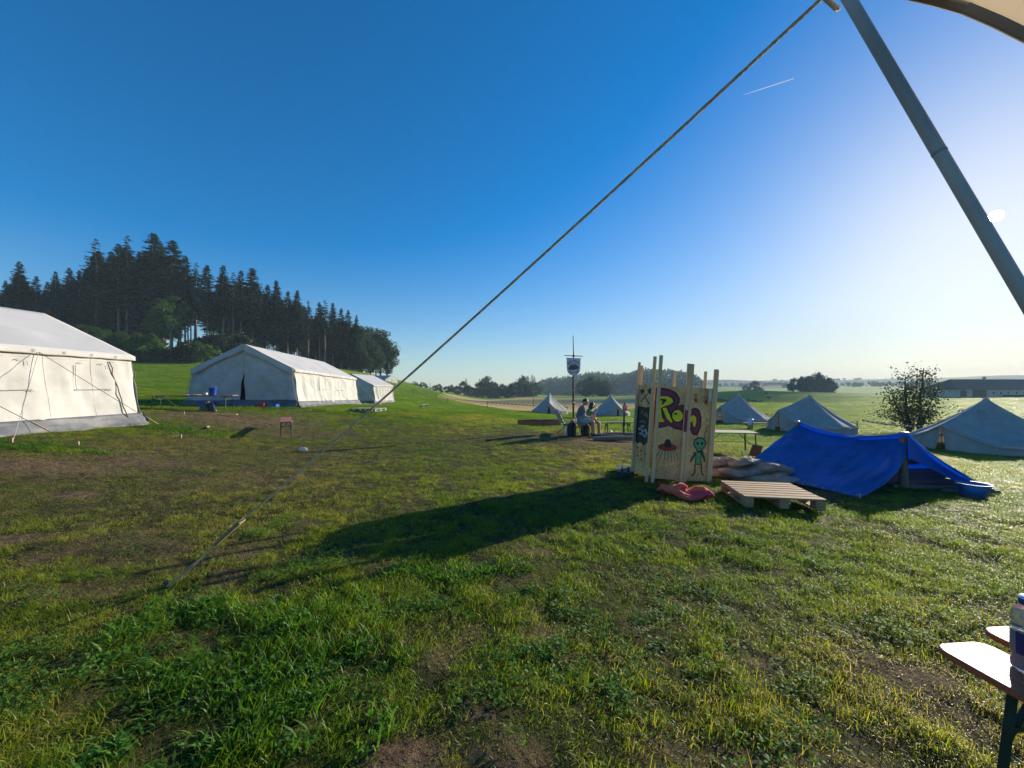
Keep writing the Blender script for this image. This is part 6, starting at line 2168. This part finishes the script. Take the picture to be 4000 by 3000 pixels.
def cow(loc, rz, m, label):
    P = [(0, 0, .98, .36, .30), (.55, 0, 1.0, .34, .27), (-.55, 0, 1.02, .36, .28), (-.85, 0, 1.08, .22, .2), (.85, 0, 1.12, .2, .15), (1.15, 0, 1.02, .14, .12), (1.42, 0, .84, .10, .09), (1.56, 0, .72, .075, .07), (1.2, .16, 1.16, .04), (1.2, -.16, 1.16, .04), (-1.02, 0, .95, .04), (-1.05, 0, .5, .03)]
    E = [(0, 1), (0, 2), (2, 3), (1, 4), (4, 5), (5, 6), (6, 7), (5, 8), (5, 9), (3, 10), (10, 11)]
    for (b, x, s) in ((1, .55, 1), (1, .62, -1), (2, -.65, 1), (2, -.58, -1)):
        i = len(P)
        back = x < 0
        P += [(x, s * .17, .66, .12), (x + (-.08 if back else .02), s * .17, .40, .065), (x, s * .17, .04, .055)]
        E += [(b, i), (i, i + 1), (i + 1, i + 2)]
    root = thing("cow", label, "cow", loc, rz, "cows grazing on the far meadow")
    skinned("body", P, E, m, root, 1)
    return root


cows = [cow((0, 0, 0), 0, M_COW, ""), cow((0, 0, 0), 0, M_COW2, "")]
first = [True, True]
for k, px in enumerate((1541, 1549, 1555, 1562, 1569, 1577, 1585, 1600, 1611, 1617, 1628, 1637, 1644, 1655, 1662)):
    d = 150 + rw.uniform(-8, 8) + (12 if px > 1650 else 0)
    x = (px - CX) / F2 * d
    i = k % 2
    lab = "dark brown cow in the grazing herd on the far meadow beyond the bell tents" if i == 0 else "paler spotted cow in the grazing herd on the far meadow beyond the bell tents"
    if first[i]:
        first[i] = False; cows[i].location = on(x, d); cows[i].rotation_euler = (0, 0, rw.choice([0, R(180)]) + rw.uniform(-.5, .5)); cows[i]["label"] = lab
    else:
        dup(cows[i], on(x, d), rw.choice([0, R(180)]) + rw.uniform(-.5, .5), rw.uniform(.85, 1.05), lab)

# ------------------------------------------------------------------ stakes, barrier tape, poles, contrail
M_STAKE = paint("grey_fence_stake", (.16, .13, .10), .85, .2, 6)
M_TAPE_R = paint("red_tape", (.62, .05, .03), .5, .05, 9, transl=.3)
M_TAPE_W = paint("white_tape", (.72, .70, .66), .5, .05, 9, transl=.3)
stakes = []
for k, (px, d, h, lab) in enumerate(((942, 62, 1.15, "grey stake on the green slope left of the pale field"), (966, 58, .7, "short leaning stake right of the one on the slope"), (1053, 52, 1.0, "grey stake at the edge of the pale field left of the fireplace"),
                                     (1657, 38, .75, "short stake between the two bell tents right of the cabin"), (1815, 29.5, .62, "stake at the right corner of the bell tent behind the tarp"), (1852, 28.5, .7, "stake right of the bell tent where the barrier tape ends"),
                                     (292, 46, .75, "leaning stake on the hillside just right of the nearest marquee"), (1225, 56, .9, "stake at the field edge beside the far bell tent"), (893, 72, 1.1, "stake at the brow of the green slope under the guy rope"))):
    x = (px - CX) / F2 * d
    o = MB().beam((0, 0, -.15), (rw.uniform(-.06, .06), 0, h), .07, .07, .4, .01).build("fence_stake", M_STAKE)
    o.location = on(x, d)
    tag(o, lab, "stake")
    stakes.append(Vector(o.location) + Vector((0, 0, h * .88)))


def tape(label, pts, sag=.15, w=.075, n=40, piece=.28):
    root = thing("barrier_tape", label, "tape", pts[0], 0, "barrier tape round the camp")
    wm = MB(); rm = MB()
    o0 = Vector(pts[0])
    for a, b in zip(pts[:-1], pts[1:]):
        a = Vector(a) - o0; b = Vector(b) - o0
        L = (b - a).length; k = 0; nn = max(4, int(L / piece))
        q = lambda t: a.lerp(b, t) - Vector((0, 0, sag * 4 * t * (1 - t)))
        for i in range(nn):
            p, r = q(i / nn), q((i + 1) / nn)
            (wm if i % 2 else rm).add([p, r, r + Vector((0, .01, w)), p + Vector((0, .01, w))], [(0, 1, 2, 3)])
    wm.build("white_stripes", M_TAPE_W, root, .002)
    rm.build("red_stripes", M_TAPE_R, root, .002)


tape("faint red-white tape strung along the slope down to the pale field", [stakes[8], stakes[0], stakes[1], stakes[2], stakes[7]], .1, .09)
tape("red-white tape behind the bell tents right of the cabin", [W(1590, 903, 39), stakes[3], stakes[4], stakes[5]], .12, .07)
tape("bright red-white tape stretched to the bushy two-stemmed tree", [W(1862, 909, 25), W(1988, 922, 26.6)], .12, .10, piece=.22)
for (px, py0, d, lab) in ((1152, 831, 78, "thin wooden pole standing alone at the edge of the pale field"), (1713, 822, 245, "wooden power pole in front of the thin tree on the far meadow")):
    x = (px - CX) / F2 * d; g0 = on(x, d); h = EYE + (HY - py0) / F2 * d - g0.z
    root = thing("utility_pole", lab, "pole", g0)
    MB().tube([(0, 0, -.4), (0, 0, h)], [.13 if d > 100 else .07, .10 if d > 100 else .055], 8).build("pole", M_STAKE, root)
    MB().beam((-.7 if d > 100 else -.2, 0, h - .4), (.7 if d > 100 else .2, 0, h - .4), .09, .09).build("crossarm", M_STAKE, root)
# small bench-like board and board near the bell tents
c = G(1640, 920)
root = thing("wooden_board", "weathered board on low blocks in the grass left of the bell tent behind the tarp", "board", c, R(-6))
MB().box((0, 0, .22), (2.4, .45, .05), None, .008).build("board", M_GREY_WOOD, root)
for s in (-1, 1):
    MB().box((s * .9, 0, .09), (.2, .3, .2), None, .01).build("block", M_STAKE, root)
o = MB().lathe([(0, 0), (.18, 0), (.19, .02), (.19, .70), (.17, .73), (0, .73)], (0, 0, 0), 18).build("milk_churn", M_METAL); o.location = on((1657 - CX) / F2 * 27.5 - 1.2, 27.5); tag(o, "upright grey metal canister beside the weathered board near the bell tents", "canister")
c = G(1960, 988); o = MB().lathe([(0, 0), (.34, .0), (.36, .02), (.33, .05), (0, .06)], (0, 0, 0), 24).build("frisbee_disc", M_WHITE); o.location = c; tag(o, "flat white round disc lying by the nearest bell tent's door", "disc")

ct = MB()
p0_, p1_ = W(1606, 205, 4000), W(1714, 170, 4000)
ct.tube([p0_, p0_.lerp(p1_, .3), p0_.lerp(p1_, .7), p1_], [1.5, 4, 5.5, 4], 8)
m_, n_, l_ = nmat("ice_cloud")
o_ = n_.new("ShaderNodeOutputMaterial"); d_ = n_.new("ShaderNodeBsdfDiffuse"); d_.inputs[0].default_value = (.9, .9, .9, 1); t_ = n_.new("ShaderNodeBsdfTransparent"); x_ = n_.new("ShaderNodeMixShader"); x_.inputs[0].default_value = .45
tr_ = n_.new("ShaderNodeBsdfTranslucent"); tr_.inputs[0].default_value = (.9, .9, .9, 1); y_ = n_.new("ShaderNodeMixShader"); l_.new(d_.outputs[0], y_.inputs[1]); l_.new(tr_.outputs[0], y_.inputs[2])
l_.new(t_.outputs[0], x_.inputs[1]); l_.new(y_.outputs[0], x_.inputs[2]); l_.new(x_.outputs[0], o_.inputs[0])
tag(ct.build("contrail", m_), "thin white contrail high in the blue sky", "contrail", kind="stuff")
# the sun itself, at its true angular size or slightly more
m_, n_, l_ = nmat("sun_surface")
o_ = n_.new("ShaderNodeOutputMaterial"); e_ = n_.new("ShaderNodeEmission"); e_.inputs[0].default_value = (1, .93, .78, 1); e_.inputs[1].default_value = 90; l_.new(e_.outputs[0], o_.inputs[0])
so = MB().lathe([(40 * math.sin(t), 40 * math.cos(t)) for t in np.linspace(0.001, math.pi - .001, 14)], (0, 0, 0), 24).build("sun_globe", m_)
so.location = (W(2152, 466, 1.0) - Vector((0, 0, EYE))).normalized() * 5000
tag(so, kind="structure")
